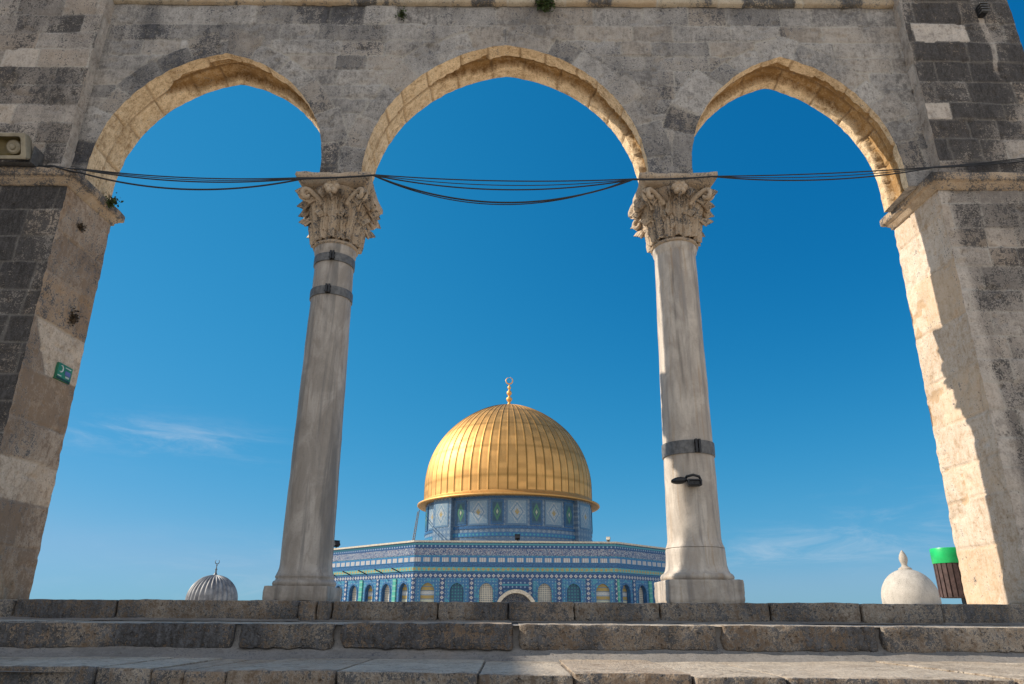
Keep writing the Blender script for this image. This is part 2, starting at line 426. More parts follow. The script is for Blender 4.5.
stairs = thing('stone_stairs', (0, 3.2, -0.5), kind='structure')
def step_row(cuts, y0, depth, z0, z1, seed, **kw):
    mb = MB(); rng = random.Random(seed)
    gap = kw.pop('gap', 0.012); darks = kw.pop('darks', None); ends = kw.pop('ends', 0.0)
    for i in range(len(cuts) - 1):
        a, b = cuts[i], cuts[i + 1]
        far = max(0, min(abs(a), abs(b)) - 4.5)
        rock(mb, a + gap, b - gap, y0 + rng.uniform(-0.02, 0.02), y0 + depth, z0, z1 + rng.uniform(-0.006, 0.004), seed * 31 + i,
             res=0.016 if far == 0 else 0.07, dark=darks(0.5 * (a + b)) if darks else 0.4, tone=rng.uniform(0.3, 0.75), ends=ends * rng.uniform(0.5, 1.3), **kw)
    return mb
def px_cuts(pxs, Y, ext=14, seed=0):
    rng = random.Random(seed)
    xs = [(p - 512) / FPX / 1.078 * Y for p in pxs]
    while xs[0] > -ext: xs.insert(0, xs[0] - rng.uniform(0.7, 1.3))
    while xs[-1] < ext: xs.append(xs[-1] + rng.uniform(0.7, 1.3))
    return xs
# top kerb of the platform
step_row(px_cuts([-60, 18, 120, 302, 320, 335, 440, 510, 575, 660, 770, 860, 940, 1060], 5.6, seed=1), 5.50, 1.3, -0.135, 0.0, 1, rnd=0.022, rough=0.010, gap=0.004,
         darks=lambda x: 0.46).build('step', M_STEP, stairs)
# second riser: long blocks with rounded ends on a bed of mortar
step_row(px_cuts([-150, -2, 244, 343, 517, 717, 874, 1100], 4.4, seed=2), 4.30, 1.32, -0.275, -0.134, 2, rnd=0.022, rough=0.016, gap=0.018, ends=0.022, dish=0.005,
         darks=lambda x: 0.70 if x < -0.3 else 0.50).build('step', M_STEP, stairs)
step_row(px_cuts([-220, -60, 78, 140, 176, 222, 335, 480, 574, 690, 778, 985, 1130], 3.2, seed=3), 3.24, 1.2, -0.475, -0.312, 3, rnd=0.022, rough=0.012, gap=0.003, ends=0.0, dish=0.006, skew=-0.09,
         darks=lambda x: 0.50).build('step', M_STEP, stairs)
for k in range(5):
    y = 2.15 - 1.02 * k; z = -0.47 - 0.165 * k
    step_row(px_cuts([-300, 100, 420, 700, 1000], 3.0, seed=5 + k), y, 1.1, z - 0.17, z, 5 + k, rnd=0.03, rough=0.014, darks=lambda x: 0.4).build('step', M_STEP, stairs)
# mortar bedding behind and below the blocks
mo = MB()
xs = np.linspace(-14, 14, 420)
def bed(pts, seed, skew=0.0):
    S = np.linspace(0, 1, 9); pts = np.array(pts, float)
    t = np.linspace(0, 1, len(pts)); yy = np.interp(S, t, pts[:, 0]); zz = np.interp(S, t, pts[:, 1])
    X, Yg = np.meshgrid(xs, yy, indexing='ij'); Z = np.broadcast_to(zz, X.shape)
    P = vec(X, Yg, Z); w = (fbm(P, 2.2, 4, seed) - 0.5)
    P[..., 1] += w * 0.05; P[..., 2] += (fbm(P, 5, 3, seed + 2) - 0.5) * 0.018 * np.array([0] + [1] * 7 + [0])[None, :]
    P[..., 1] += skew * P[..., 0]
    mo.grid(P, vec(0.5 + w, 0 * w, 0.15 + 0 * w, 0.4 + 0 * w))
bed([(4.12, -0.345), (4.27, -0.298), (4.345, -0.262), (4.36, -0.20), (4.365, -0.150)], 3)
bed([(5.44, -0.139), (5.50, -0.130), (5.55, -0.115), (5.57, -0.06), (5.58, -0.02)], 4)
bed([(3.16, -0.50), (3.28, -0.475), (3.37, -0.44), (3.40, -0.37), (3.42, -0.34)], 5, -0.09)
for y0_, y1_, z_ in ((3.42, 4.4, -0.334), (4.34, 5.58, -0.146)):
    X, Yg = np.meshgrid(xs, np.linspace(y0_, y1_, 24), indexing='ij'); P = vec(X, Yg, z_ + 0 * X); P[..., 2] += (fbm(P, 3, 3, 5) - 0.5) * 0.008
    mo.grid(P, np.broadcast_to((0.7, 0, 0.0, 0.4), P.shape[:2] + (4,)))
mo.build('mortar_bed', M_MORTAR, stairs)

# ================================================================ THE ARCADE
YF, YW, YB = 5.70, 5.83, 6.30          # pier face, arch wall face, arch wall back
YPB = 6.42                             # pier back
ZTOP = 6.55
arcade = thing('stone_arcade', (0, 6.05, 0), 'weathered stone arcade of three pointed arches on two marble columns and two piers', 'arcade')

ARCH = [(-4.14, -1.875, 4.02, 1.355), (-1.472, 1.322, 3.91, 1.595), (1.750, 3.815, 3.99, 1.375)]   # left, right, spring z, rise
def arch_par(a):
    xl, xr, zs, h = a; s = (xr - xl) / 2; Rr = (s * s + h * h) / (2 * s)
    return xl, xr, zs, h, (xl + xr) / 2, Rr, xl + Rr, xr - Rr        # apex x, radius, centre of left arc, centre of right arc
def arch_out(a, X, Z):
    """signed distance outside the opening (positive in the stone)"""
    xl, xr, zs, h, xa, Rr, cl, cr_ = arch_par(a)
    dl = np.hypot(X - cl, np.maximum(Z - zs, 0)) - Rr
    dr = np.hypot(X - cr_, np.maximum(Z - zs, 0)) - Rr
    return np.where(Z >= zs, np.maximum(dl, dr), np.maximum(xl - X, X - xr)), dl, dr

def arch_wall_sheet(mb, yp, sgn, res, x0, x1, z0, z1):
    nx, nz = int((x1 - x0) / res), int((z1 - z0) / res)
    X, Z = np.meshgrid(np.linspace(x0, x1, nx + 1), np.linspace(z0, z1, nz + 1), indexing='ij')
    keep = np.ones((nx, nz), bool)
    Xc, Zc = (X[:-1, :-1] + X[1:, 1:]) / 2, (Z[:-1, :-1] + Z[1:, 1:]) / 2
    for a in ARCH: keep &= arch_out(a, Xc, Zc)[0] > 0
    cnt = np.zeros(X.shape, int); drop = np.zeros(X.shape, int)
    for i in (0, 1):
        for j in (0, 1):
            cnt[i:nx + i, j:nz + j] += keep; drop[i:nx + i, j:nz + j] += ~keep
    bd = (cnt > 0) & (drop > 0)
    emin = np.full(X.shape, 9.0)
    zr = np.array([3.70, 3.98, 4.22, 4.42, 4.62, 4.80, 4.97, 5.17, 5.36, 5.56, 5.78, 6.04, 6.3, 6.7])
    bid, d, h1, h2, h3 = courses(X, Z, zr, 41, 0.30, 0.75, 0.009)
    for k, a in enumerate(ARCH):
        xl, xr, zs, h, xa, Rr, cl, cr_ = arch_par(a)
        o, dl, dr = arch_out(a, X, Z)
        left = X < xa
        cxx = np.where(left, cl, cr_)
        # snap the rim of the sheet onto the arch curve
        near = bd & (np.abs(o) < 3 * res)
        ang = np.arctan2(np.maximum(Z - zs, 0), X - cxx)
        up = Z > zs
        X = np.where(near & up, cxx + Rr * np.cos(ang), np.where(near, np.where(left, xl, xr), X))
        Z = np.where(near & up, zs + Rr * np.sin(ang), Z)
        emin = np.minimum(emin, np.where(near, 0, np.maximum(o, 0)))
        # ring of voussoirs
        dd = np.where(left, dl, dr)
        sarc = np.where(left, (np.pi - ang), ang) * Rr
        rng = random.Random(60 + k)
        for side in (0, 1):
            e = [-0.05]
            while e[-1] < 2.6: e.append(e[-1] + rng.uniform(0.20, 0.46))
            e = np.array(e); bi = np.clip(np.searchsorted(e, sarc, side='right') - 1, 0, len(e) - 2)
            wid = np.array([rng.uniform(0.17, 0.33) for _ in e])[bi]
            mk = (left if side == 0 else ~left) & (dd < wid) & (dd > -0.1) & up
            dj = np.minimum(np.minimum(sarc - e[bi], e[bi + 1] - sarc), wid - dd)
            d = np.where(mk, np.minimum(dj, 1.0), np.where((left if side == 0 else ~left) & up & (dd > 0), np.minimum(d, np.abs(dd - wid)), d))
            vid = 900000 + k * 1000 + side * 200 + bi
            bid = np.where(mk, vid, bid)
            for hh, s_ in ((h1, 1), (h2, 2), (h3, 3)):
                hh[...] = np.where(mk, _hash(vid, vid * 0 + s_, vid * 0, 77), hh)
    Y = np.full(X.shape, yp)
    P = vec(X, Y, Z); nrm = np.zeros_like(P); nrm[..., 1] = -sgn
    drip = sstep(fbm(vec(X * 1.0, 0 * X, Z * 0.22), 2.6, 4, 91), 0.54, 0.70) * sstep(Z, 4.9, 6.0)
    low = sstep(5.0 - Z, 0, 1.0)
    st = 0.14 + 0.42 * drip + 0.46 * low + 0.90 * (fbm(P, 1.6, 4, 33) - 0.5) + 0.12 * sstep(-X, 1.0, 4.0) - 0.25 * sstep(X, 2.6, 3.8)
    P2, C = stone_surface(P, nrm, (bid, d, h1, h2, h3), emin, st, relief=0.014, vary=0.58, joint=0.012, tone=(0.32, 0.82))
    P2[..., 1] = np.where(emin <= 0, yp + (P2[..., 1] - yp) * 0.5, P2[..., 1])
    mb.grid(P2, C, mask=keep, flip=(sgn < 0))

aw = MB()
arch_wall_sheet(aw, YW, 1, 0.0145, -4.32, 4.12, 3.79, 6.05)
arch_wall_sheet(aw, YB, -1, 0.05, -4.32, 4.12, 3.79, 6.05)
for x0, x1 in ((-4.32, -4.14), (-1.875, -1.472), (1.322, 1.750), (3.815, 4.12)):
    aw.add([(x0, YW, 3.79), (x1, YW, 3.79), (x1, YB, 3.79), (x0, YB, 3.79)], [(3, 2, 1, 0)])
arch_wall = aw.build('arch_wall', M_WALL, arcade)

def soffit(k, rec):
    """underside of one arch, its middle course weathered back"""
    a = ARCH[k]; xl, xr, zs, h, xa, Rr, cl, cr_ = arch_par(a)
    tm = math.acos((Rr - (xr - xl) / 2) / Rr)
    n = int(tm * Rr / 0.016)
    zlo = np.linspace(3.79, zs, 6)[:-1]
    th = np.linspace(0, tm, n)
    xs_ = np.concatenate([np.full(5, xl), cl - Rr * np.cos(th), (cr_ + Rr * np.cos(th))[::-1][1:], np.full(5, xr)])
    zz = np.concatenate([zlo, zs + Rr * np.sin(th), (zs + Rr * np.sin(th))[::-1][1:], zlo[::-1]])
    nx_ = np.concatenate([np.full(5, -1.0), -np.cos(th), np.cos(th)[::-1][1:], np.full(5, 1.0)])
    nz_ = np.concatenate([np.zeros(5), np.sin(th), np.sin(th)[::-1][1:], np.zeros(5)])
    s = np.concatenate([[0], np.cumsum(np.hypot(np.diff(xs_), np.diff(zz)))])
    vv = np.linspace(0, 1, 36)
    S, V_ = np.meshgrid(s, vv, indexing='ij'); tn = S / s[-1]
    Pp = vec(xs_[:, None] + 0 * V_, YW + (YB - YW) * V_, zz[:, None] + 0 * V_)
    nrm = vec(-nx_[:, None] + 0 * V_, 0 * V_, -nz_[:, None] + 0 * V_)       # into the opening
    # jagged recess
    rng = random.Random(5 + k)
    blk = courses(S, V_ * 0.47, np.array([-0.1, 0.235, 0.6]), 200 + k, 0.26, 0.46, 0.004)
    jag = (fbm(vec(S, V_, 0 * S), 5, 4, 51 + k) - 0.5) * 0.20 + (_hash(blk[0] // 1 % 1000, blk[0] * 0, blk[0] * 0, 9 + k) - 0.5) * 0.10
    lo, hi, f0, f1, taper = rec
    env = sstep(tn, f0, f0 + taper) * (1 - sstep(tn, f1, f1 + 0.04))
    mid = (lo + hi) / 2; half = (hi - lo) / 2 * env
    inside = sstep(half + jag * (0.4 + 0.6 * env) * (env > 0.01) - np.abs(V_ - mid), 0.0, 0.035) * (env > 0.02)
    edge = np.minimum(V_, 1 - V_) * (YB - YW)
    bid, d, h1, h2, h3 = blk
    P2, C = stone_surface(Pp, nrm, blk, edge, 0.0 + 0 * S, relief=0.012, joint=0.022, jw=0.016, tone=(0.85, 1.0), vary=0.2, chip=0.010)
    depth = 0.075 + 0.03 * (fbm(Pp, 4, 3, 61) - 0.5)
    P2 = P2 - nrm * (inside * depth)[..., None]
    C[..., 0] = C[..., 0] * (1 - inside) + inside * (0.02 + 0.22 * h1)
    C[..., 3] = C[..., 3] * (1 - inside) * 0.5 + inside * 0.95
    mb = MB(); mb.grid(P2, C)
    mb.build('soffit', M_SOFFIT, arch_wall)
soffit(0, (0.22, 0.84, 0.30, 0.97, 0.10))
soffit(1, (0.30, 0.70, 0.27, 1.02, 0.20))
soffit(2, (0.20, 0.78, 0.06, 1.02, 0.10))

# coping along the top of the arch wall
cp = MB()
xs = np.linspace(-4.30, 4.10, 560)
pr = [(YW, 6.035), (YW - 0.035, 6.045), (YW - 0.045, 6.06)] + [(YW - 0.045, z) for z in np.linspace(6.08, 6.52, 24)] + [(YW - 0.03, ZTOP), (YB + 0.03, ZTOP), (YB + 0.045, 6.10), (YB, 6.035)]
pr = np.array(pr)
P = vec(xs[:, None] + 0 * pr[None, :, 0], pr[None, :, 0] + 0 * xs[:, None], pr[None, :, 1] + 0 * xs[:, None])
blk = courses(P[..., 0], P[..., 2], np.array([5.9, 6.33, 6.9]), 77, 0.5, 1.1, 0.004)
st = 0.12 + 0.7 * sstep(fbm(vec(P[..., 0], 0 * P[..., 0], P[..., 2] * 0.2), 3.1, 4, 17), 0.50, 0.64)
n_ = np.zeros_like(P); n_[..., 1] = -1
P2, C = stone_surface(P, n_, blk, np.full(P.shape[:2], 0.03), st, relief=0.010, tone=(0.5, 0.95), vary=0.25)
cp.grid(P2, C, flip=True)
cp.build('coping', M_COPE, arch_wall)

# --- piers
def pier(side):
    """side -1: left, +1: right"""
    L = side < 0
    p = thing('pier', (-4.8 if L else 4.6, 6.05, 0), parent=arcade)
    Xo = -5.62 if L else 5.235
    if L:
        xin = lambda Y, Z: -4.15 - 0.010 * Z + (Y - YF) / 0.72 * (0.055 - 0.008 * Z)
    else:
        xin = lambda Y, Z: 3.962 + 0.010 * Z - (Y - YF) / 0.72 * (0.085 - 0.010 * Z)
    xup = -4.305 if L else 4.085
    zi = 3.72
    zr = rows_between(0.0, ZTOP, 0.19, 0.29, 11 if L else 23) if not L else np.array([0, .36, .66, .96, 1.30, 1.56, 1.80, 2.08, 2.33, 2.58, 2.86, 3.12, 3.40, 3.66, 3.9, 4.14, 4.38, 4.60, 4.84, 5.07, 5.30, 5.52, 5.76, 6.0, 6.24, 6.7])
    def front(mb, y, sgn, z0, z1, inner, res, lower):
        w = abs(Xo - (inner(y, 2.0) if callable(inner) else inner))
        nu, nz = int(w / res), int((z1 - z0) / res)
        s, Z = np.meshgrid(np.linspace(0, 1, nu + 1), np.linspace(z0, z1, nz + 1), indexing='ij')
        xi = inner(y + 0 * Z, Z) if callable(inner) else inner + 0 * Z
        X = xi + (Xo - xi) * s
        P = vec(X, y + 0 * X, Z); nrm = np.zeros_like(P); nrm[..., 1] = -sgn
        U = np.abs(X)
        blk = courses(U, Z, zr, 15 if L else 28, 0.24, 0.58, 0.007)
        edge = np.minimum(s, 1 - s) * w
        if lower: edge = edge
        n = fbm(P, 0.9, 3, 44)
        if L:
            st = 0.66 + 1.5 * (n - 0.5) - 0.75 * sstep(1.15 - Z, 0, 0.35) + (0.12 if not lower else 0.10)
        else:
            st = 0.46 + 2.0 * (n - 0.5) + 0.35 * sstep(Z, 4.2, 5.4) * sstep(X, 4.0, 5.0) - 0.25 * sstep(0.8 - Z, 0, 0.3) - 0.5 * sstep(4.14 - X, 0, 0.10) * (Z < 3.7)
            # washed-out run below the lamp
            st = st - 0.9 * sstep(0.035 - np.abs(X - 4.915 - 0.0 * Z + 0.02 * np.sin(Z * 9)), 0, 0.02) * sstep(Z, 4.9, 5.2) * (Z < 5.8)
        pts = [(5.01, 5.29), (5.2, 4.5)] if L else [(4.30, 4.54), (4.65, 5.61)]
        ov = [(ids_at(blk[0], U, Z, [q]), 1.0, -0.3) for q in pts if z0 < q[1] < z1]
        P2, C = stone_surface(P, nrm, blk, edge, st, relief=0.016, vary=0.62, override=ov, joint=0.009, chip=0.012, tone=(0.25, 0.75))
        if not L and lower: C[..., 0] = np.clip(C[..., 0] + 0.5 * sstep(4.14 - X, 0, 0.10), 0, 1)
        mb.grid(P2, C, flip=(sgn < 0) ^ (not L) ^ True)
    mb = MB()
    front(mb, YF, 1, 0.0, zi, xin, 0.015, True)
    front(mb, YF, 1, zi, ZTOP, xup, 0.015, False)
    front(mb, YPB, -1, 0.0, ZTOP, (lambda Y, Z: np.where(Z < zi, xin(Y, Z), xup)), 0.06, True)
    # outer flank, top
    Yg, Z = np.meshgrid(np.linspace(YF, YPB, 14), np.linspace(0, ZTOP, 110), indexing='ij')
    P = vec(Xo + 0 * Z, Yg, Z); nrm = np.zeros_like(P); nrm[..., 0] = side
    P2, C = stone_surface(P, nrm, courses(Yg, Z, zr, 91, 0.3, 0.6), np.minimum(Yg - YF, YPB - Yg), 0.3 + 0 * Z)
    mb.grid(P2, C, flip=L)
    mb.add([(Xo, YF, ZTOP), (xup, YF, ZTOP), (xup, YPB, ZTOP), (Xo, YPB, ZTOP)], [(0, 1, 2, 3)])
    # upper inner return in front of and behind the arch wall
    for ya, yb in ((YF, YW + 0.02), (YB - 0.02, YPB)):
        Yg, Z = np.meshgrid(np.linspace(ya, yb, 10), np.linspace(zi, ZTOP, 170), indexing='ij')
        P = vec(xup + 0 * Z, Yg, Z); nrm = np.zeros_like(P); nrm[..., 0] = -side
        P2, C = stone_surface(P, nrm, courses(Yg, Z, zr, 92, 0.5, 0.6), np.minimum(np.abs(Yg - YF), np.abs(YPB - Yg)), 0.0 + 0 * Z, tone=(0.6, 1.0), vary=0.2, chip=0.014)
        mb.grid(P2, C, flip=not L)
    # ledge under the upper part
    mb.add([(xin(YF, zi), YF, zi), (xup, YF, zi), (xup, YPB, zi), (xin(YPB, zi), YPB, zi)], [(0, 1, 2, 3)])
    # inner reveal
    rv = MB()
    Yg, Z = np.meshgrid(np.linspace(YF, YPB, 50), np.linspace(0, zi, 250), indexing='ij')
    X = xin(Yg, Z)
    P = vec(X, Yg, Z); nrm = np.zeros_like(P); nrm[..., 0] = -side
    zq = np.array([0, .42, .78, 1.12, 1.45, 1.9, 2.35, 2.78, 3.2, 3.9]) if L else np.array([0, .46, .86, 1.16, 1.52, 1.95, 2.42, 2.95, 3.4, 3.9])
    blk = courses(Yg + 0.2 * np.sin(Z * 3), Z, zq, 33 if L else 35, 0.40, 0.75, 0.006)
    edge = np.minimum(Yg - YF, YPB - Yg)
    n = fbm(P, 2.2, 4, 12)
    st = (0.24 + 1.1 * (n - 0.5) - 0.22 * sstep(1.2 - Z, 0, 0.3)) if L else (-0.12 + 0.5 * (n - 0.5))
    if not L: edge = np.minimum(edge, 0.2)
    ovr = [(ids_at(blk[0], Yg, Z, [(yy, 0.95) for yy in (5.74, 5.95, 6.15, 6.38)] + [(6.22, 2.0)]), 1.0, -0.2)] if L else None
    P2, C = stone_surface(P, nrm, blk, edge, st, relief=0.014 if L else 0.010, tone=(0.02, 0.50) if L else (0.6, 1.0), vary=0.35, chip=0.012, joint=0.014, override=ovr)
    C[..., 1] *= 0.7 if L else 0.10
    if not L:   # spalled patches on the far arris
        sp_ = sstep(fbm(P, 7, 4, 66), 0.50, 0.60) * sstep(Yg, 6.12, 6.22) * np.maximum.reduce([sstep(0.22 - np.abs(Z - 1.02), 0, 0.05), 0.8 * sstep(0.18 - np.abs(Z - 1.72), 0, 0.06), 0.7 * sstep(0.2 - np.abs(Z - 2.6), 0, 0.06)])
        P2[..., 0] += sp_ * 0.012; C[..., 0] = np.where(sp_ > 0.3, 0.05 + 0.2 * n, C[..., 0]); C[..., 3] = np.where(sp_ > 0.3, 1.0, C[..., 3])
    rv.grid(P2, C, flip=not L)
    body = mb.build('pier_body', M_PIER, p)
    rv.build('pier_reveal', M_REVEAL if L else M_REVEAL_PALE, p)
    # impost moulding swept round the pier
    im = MB()
    prof = [(0.0, 3.655), (0.020, 3.66), (0.024, 3.69), (0.040, 3.70), (0.046, 3.712), (0.050, 3.722), (0.074, 3.728), (0.080, 3.738), (0.080, 3.80), (0.070, 3.815), (-0.03, 3.825), (-0.16, 3.828)]
    path = [(Xo, YF), (xin(YF, 3.7), YF), (xin(YPB, 3.7), YPB), (Xo, YPB)]
    sx = -side
    dirs = [(-sx * 1.0 * 0, -1), (sx, -1), (sx, 1), (0, 1)]
    pts, dd = [], []
    for i in range(3):
        n_seg = 60 if i != 1 else 34
        for j in range(n_seg + (1 if i == 2 else 0)):
            t = j / n_seg
            pts.append((path[i][0] * (1 - t) + path[i + 1][0] * t, path[i][1] * (1 - t) + path[i + 1][1] * t))
            if j == 0: dd.append(dirs[i])
            elif i == 0: dd.append((0, -1) )
            elif i == 1: dd.append((sx, 0))
            else: dd.append((0, 1))
    dd[-1] = (0, 1)
    pts, dd, pr_ = np.array(pts), np.array(dd, float), np.array(prof)
    P = vec(pts[:, None, 0] + dd[:, None, 0] * pr_[None, :, 0], pts[:, None, 1] + dd[:, None, 1] * pr_[None, :, 0], pr_[None, :, 1] + 0 * pts[:, None, 0])
    er = (fbm(P, 9, 4, 14) - 0.5) * 0.022
    P = P + vec(dd[:, None, 0] * er, dd[:, None, 1] * er, er * 0.8)
    bb = np.clip(0.62 + (fbm(P, 5, 3, 2) - 0.5) * 1.3 + (0.15 if L else 0.0) - 0.35 * (pr_[None, :, 1] < 3.725), 0, 1)
    im.grid(P, vec(0.55 + er * 8, 0 * er, bb, 0.7 + 0 * er), flip=L)
    im.build('impost_moulding', M_CAPITAL, p)
    return p
pier_l = pier(-1)
pier_l['label'] = 'left pier of the arcade with heavy black crust'
pier_r = pier(1)
pier_r['label'] = 'right pier of the arcade with sunlit inner face'

# --- columns
def leaf(mb, ang, c, r0, z0, h, w, curl, lean, seed, th=0.016):
    """acanthus leaf rising from the bell, tip curling out and down"""
    nt, nw = 18, 17
    t = np.linspace(0, 1, nt); s = np.linspace(-1, 1, nw)
    # centre curve
    zc = np.where(t < 0.78, t / 0.78 * h, h - (np.maximum(t - 0.78, 0) / 0.22) ** 1.6 * h * 0.20)
    rc = r0 + lean * t ** 1.5 + curl * np.maximum(t - 0.5, 0) ** 1.6 * 3.0
    wt = w * (0.72 + 0.5 * np.sin(np.pi * np.minimum(t * 1.05, 1)) - 0.55 * np.maximum(t - 0.72, 0) / 0.28) * (1 + 0.16 * np.sin(t * 26 + seed))
    T, S = np.meshgrid(t, s, indexing='ij')
    half = np.arcsin(np.clip(wt / (2 * rc), 0, 0.9))[:, None] * S
    ridge = 0.034 * (1 - np.abs(S) ** 0.8) + 0.019 * np.cos(S * 12.6) * (0.4 + 0.6 * T) - 0.026 * S ** 2
    z = z0 + zc[:, None] - 0.025 * S ** 2 * T
    for off, fl in ((0.0, False), (-th, True)):
        r = rc[:, None] + ridge + off
        th_ = ang + half
        P = vec(c[0] + r * np.cos(th_), c[1] + r * np.sin(th_), z + (0 if off == 0 else -0.010 * (T > 0.8)))
        P += (np.stack([vnoise(P, 24, 1), vnoise(P, 24, 2), vnoise(P, 24, 3)], -1) - 0.5) * 0.012 + (np.stack([vnoise(P, 11, 1), vnoise(P, 11, 2), vnoise(P, 11, 3)], -1) - 0.5) * 0.020
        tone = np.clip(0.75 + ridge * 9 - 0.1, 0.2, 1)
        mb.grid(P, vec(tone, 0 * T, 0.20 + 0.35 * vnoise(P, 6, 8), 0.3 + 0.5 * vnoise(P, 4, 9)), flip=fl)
        if off == 0: P0 = P
    rim = [(0, slice(None)), (-1, slice(None)), (slice(None), 0), (slice(None), -1)]
    for k in rim:
        mb.grid(np.stack([P0[k], P[k]], 0))

def column(cx, cy, lean, rb, rt, zb0, zsh, zcap, plinth, bands, mat, label, base_kind, ab):
    col_ = thing('column', (cx, cy, 0), parent=arcade); col_['label'] = label
    ctr = lambda z: np.array([cx + lean * z / 3.2, cy])
    def leanit(mb):
        for v in mb.v:
            v[:, 0] += lean * v[:, 2] / 3.2
        return mb
    # base
    hb, hz = plinth[0] / 2, plinth[1]
    mb = MB()
    rock(mb, cx - hb, cx + hb, cy - hb, cy + hb, 0.0, hz, 40 + base_kind, res=0.014, rnd=0.022, rough=0.009, dark=0.22, tone=0.5)
    if base_kind == 0:
        prof = [(rb + .03, hz - .01), (rb + .042, hz + .010), (rb + .046, hz + .024), (rb + .040, hz + .038), (rb + .026, hz + .046), (rb + .020, hz + .058), (rb + .026, hz + .068), (rb + .028, hz + .076), (rb + .020, hz + .088), (rb + .006, hz + .098)]
    else:
        prof = [(rb + .05, hz - .01), (rb + .07, hz + .008), (rb + .076, hz + .026), (rb + .066, hz + .046), (rb + .046, hz + .058), (rb + .034, hz + .08), (rb + .026, hz + .12), (rb + .022, hz + .19), (rb + .02, hz + .235), (rb + .014, hz + .255), (rb + .002, hz + .262)]
    mb.c = [np.clip(c * np.array((1, 0, 0.5, 1)), 0, 0.35) for c in mb.c]
    base_ = leanit(mb).build('column_base', mat, col_)
    mb = MB(); mb.lathe(prof, (cx, cy, 0), 64, 0.008, C=(0.8, 0, 0.06, 0.45))
    leanit(mb).build('base_moulding', mat, base_)
    # shaft with entasis
    zz = np.linspace(prof[-1][1] - 0.01, zsh, 110)
    t = (zz - zz[0]) / (zz[-1] - zz[0])
    rr = rb + (rt - rb) * (0.65 * t + 0.35 * t ** 2)
    rr = rr + 0.02 * np.maximum(0, 1 - t / 0.03) ** 2 + 0.018 * sstep(t, 0.975, 0.985)
    mb = MB(); mb.lathe(np.stack([rr, zz], 1), (cx, cy, 0), 96, 0.004)
    if base_kind == 1:     # dark runs down the marble
        V_ = mb.v[-1]; ang = np.arctan2(V_[:, 1] - cy, V_[:, 0] - cx)
        run = sstep(0.10 - np.abs(ang + np.pi * 0.60 + 0.10 * np.sin(V_[:, 2] * 3)), 0, 0.10) * sstep(fbm(V_, 3, 3, 2), 0.40, 0.60)
        mb.c[-1][:, 2] = np.clip(run * 0.55, 0, 1)
    leanit(mb).build('shaft', mat, col_)
    # capital
    mb = MB()
    c = (cx, cy); z0 = zsh - 0.005; H = zcap - z0
    bell = [(rt + .004, z0), (rt + .03, z0 + .008), (rt + .036, z0 + .022), (rt + .028, z0 + .038), (rt - .01, z0 + .045), (rt - .012, z0 + .2 * H), (rt + .004, z0 + .5 * H), (rt + .045, z0 + .75 * H), (rt + .115, z0 + .93 * H), (rt + .13, z0 + .985 * H), (rt - .05, z0 + .99 * H)]
    mb.lathe(bell, (cx, cy, 0), 48, 0.006, C=(0.45, 0, 0.30, 0.6))
    for k in range(8):
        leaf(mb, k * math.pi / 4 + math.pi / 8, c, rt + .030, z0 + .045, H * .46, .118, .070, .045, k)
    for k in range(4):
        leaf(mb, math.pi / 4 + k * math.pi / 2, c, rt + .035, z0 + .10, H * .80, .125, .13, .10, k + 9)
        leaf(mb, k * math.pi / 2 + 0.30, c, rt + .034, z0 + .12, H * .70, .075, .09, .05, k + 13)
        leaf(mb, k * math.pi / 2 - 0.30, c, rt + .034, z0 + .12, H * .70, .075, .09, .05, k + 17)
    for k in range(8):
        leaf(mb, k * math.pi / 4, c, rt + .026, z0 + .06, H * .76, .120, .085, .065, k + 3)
    # volutes under the corners, helices and a flower on each face
    for k in range(4):
        a = math.pi / 4 + k * math.pi / 2
        for s_ in (-1, 1):
            pts, rad = [], []
            for i in range(26):
                t = i / 25
                if t < 0.5:
                    q = t / 0.5; rr_ = rt + .05 + (ab / 2 * 1.26 - rt - .12) * q ** 1.4; zq = z0 + H * (.70 + .22 * q ** 0.8); aa = a + s_ * (0.20 * (1 - q) + 0.06)
                else:
                    q = (t - .5) / .5; ph = math.pi / 2 - q * 4.9; rs = .055 * (1 - .62 * q)
                    rr_ = ab / 2 * 1.26 - .07 + rs * math.cos(ph); zq = z0 + H * .92 - .055 + rs * math.sin(ph); aa = a + s_ * 0.05
                pts.append((cx + rr_ * math.cos(aa), cy + rr_ * math.sin(aa), zq)); rad.append(.028 * (1 - .30 * t))
            mb.tube(pts, rad, 8)
            mb.c[-1][:] = (0.85, 0, 0.08, 0.4)
        a = k * math.pi / 2
        for i in range(7):
            b_ = i * 2 * math.pi / 6; rad_ = .044 if i < 6 else 0
            p = Vector((cx + (rt + .150) * math.cos(a) - math.sin(a) * rad_ * math.cos(b_), cy + (rt + .165) * math.sin(a) + math.cos(a) * rad_ * math.cos(b_), z0 + H * .90 + rad_ * math.sin(b_)))
            mb.lathe([(0.001, -.036), (.026, -.026), (.038, 0), (.026, .026), (0.001, .036)], p, 10, C=(0.85, 0, 0.1, 0.4))
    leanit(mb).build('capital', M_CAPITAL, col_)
    # abacus: square slab with bevelled underside and hollowed sides
    mb = MB(); hA = ab / 2
    prof = [(hA - .13, zcap - .012), (hA - .055, zcap), (hA - .03, zcap + .02), (hA - .012, zcap + .05), (hA, zcap + .06), (hA, zcap + .105), (hA - .01, zcap + .112), (0.0, zcap + .112)]
    n = 26; ring = []
    for k in range(4):
        for i in range(n):
            q = i / n * 2 - 1
            base = (q, -1) if k == 0 else (1, q) if k == 1 else (-q, 1) if k == 2 else (-1, -q)
            ring.append(base)
    ring = np.array(ring); pr_ = np.array(prof)
    ho = 1 - 0.05 * (1 - np.min(np.abs(ring), axis=1) ** 2)
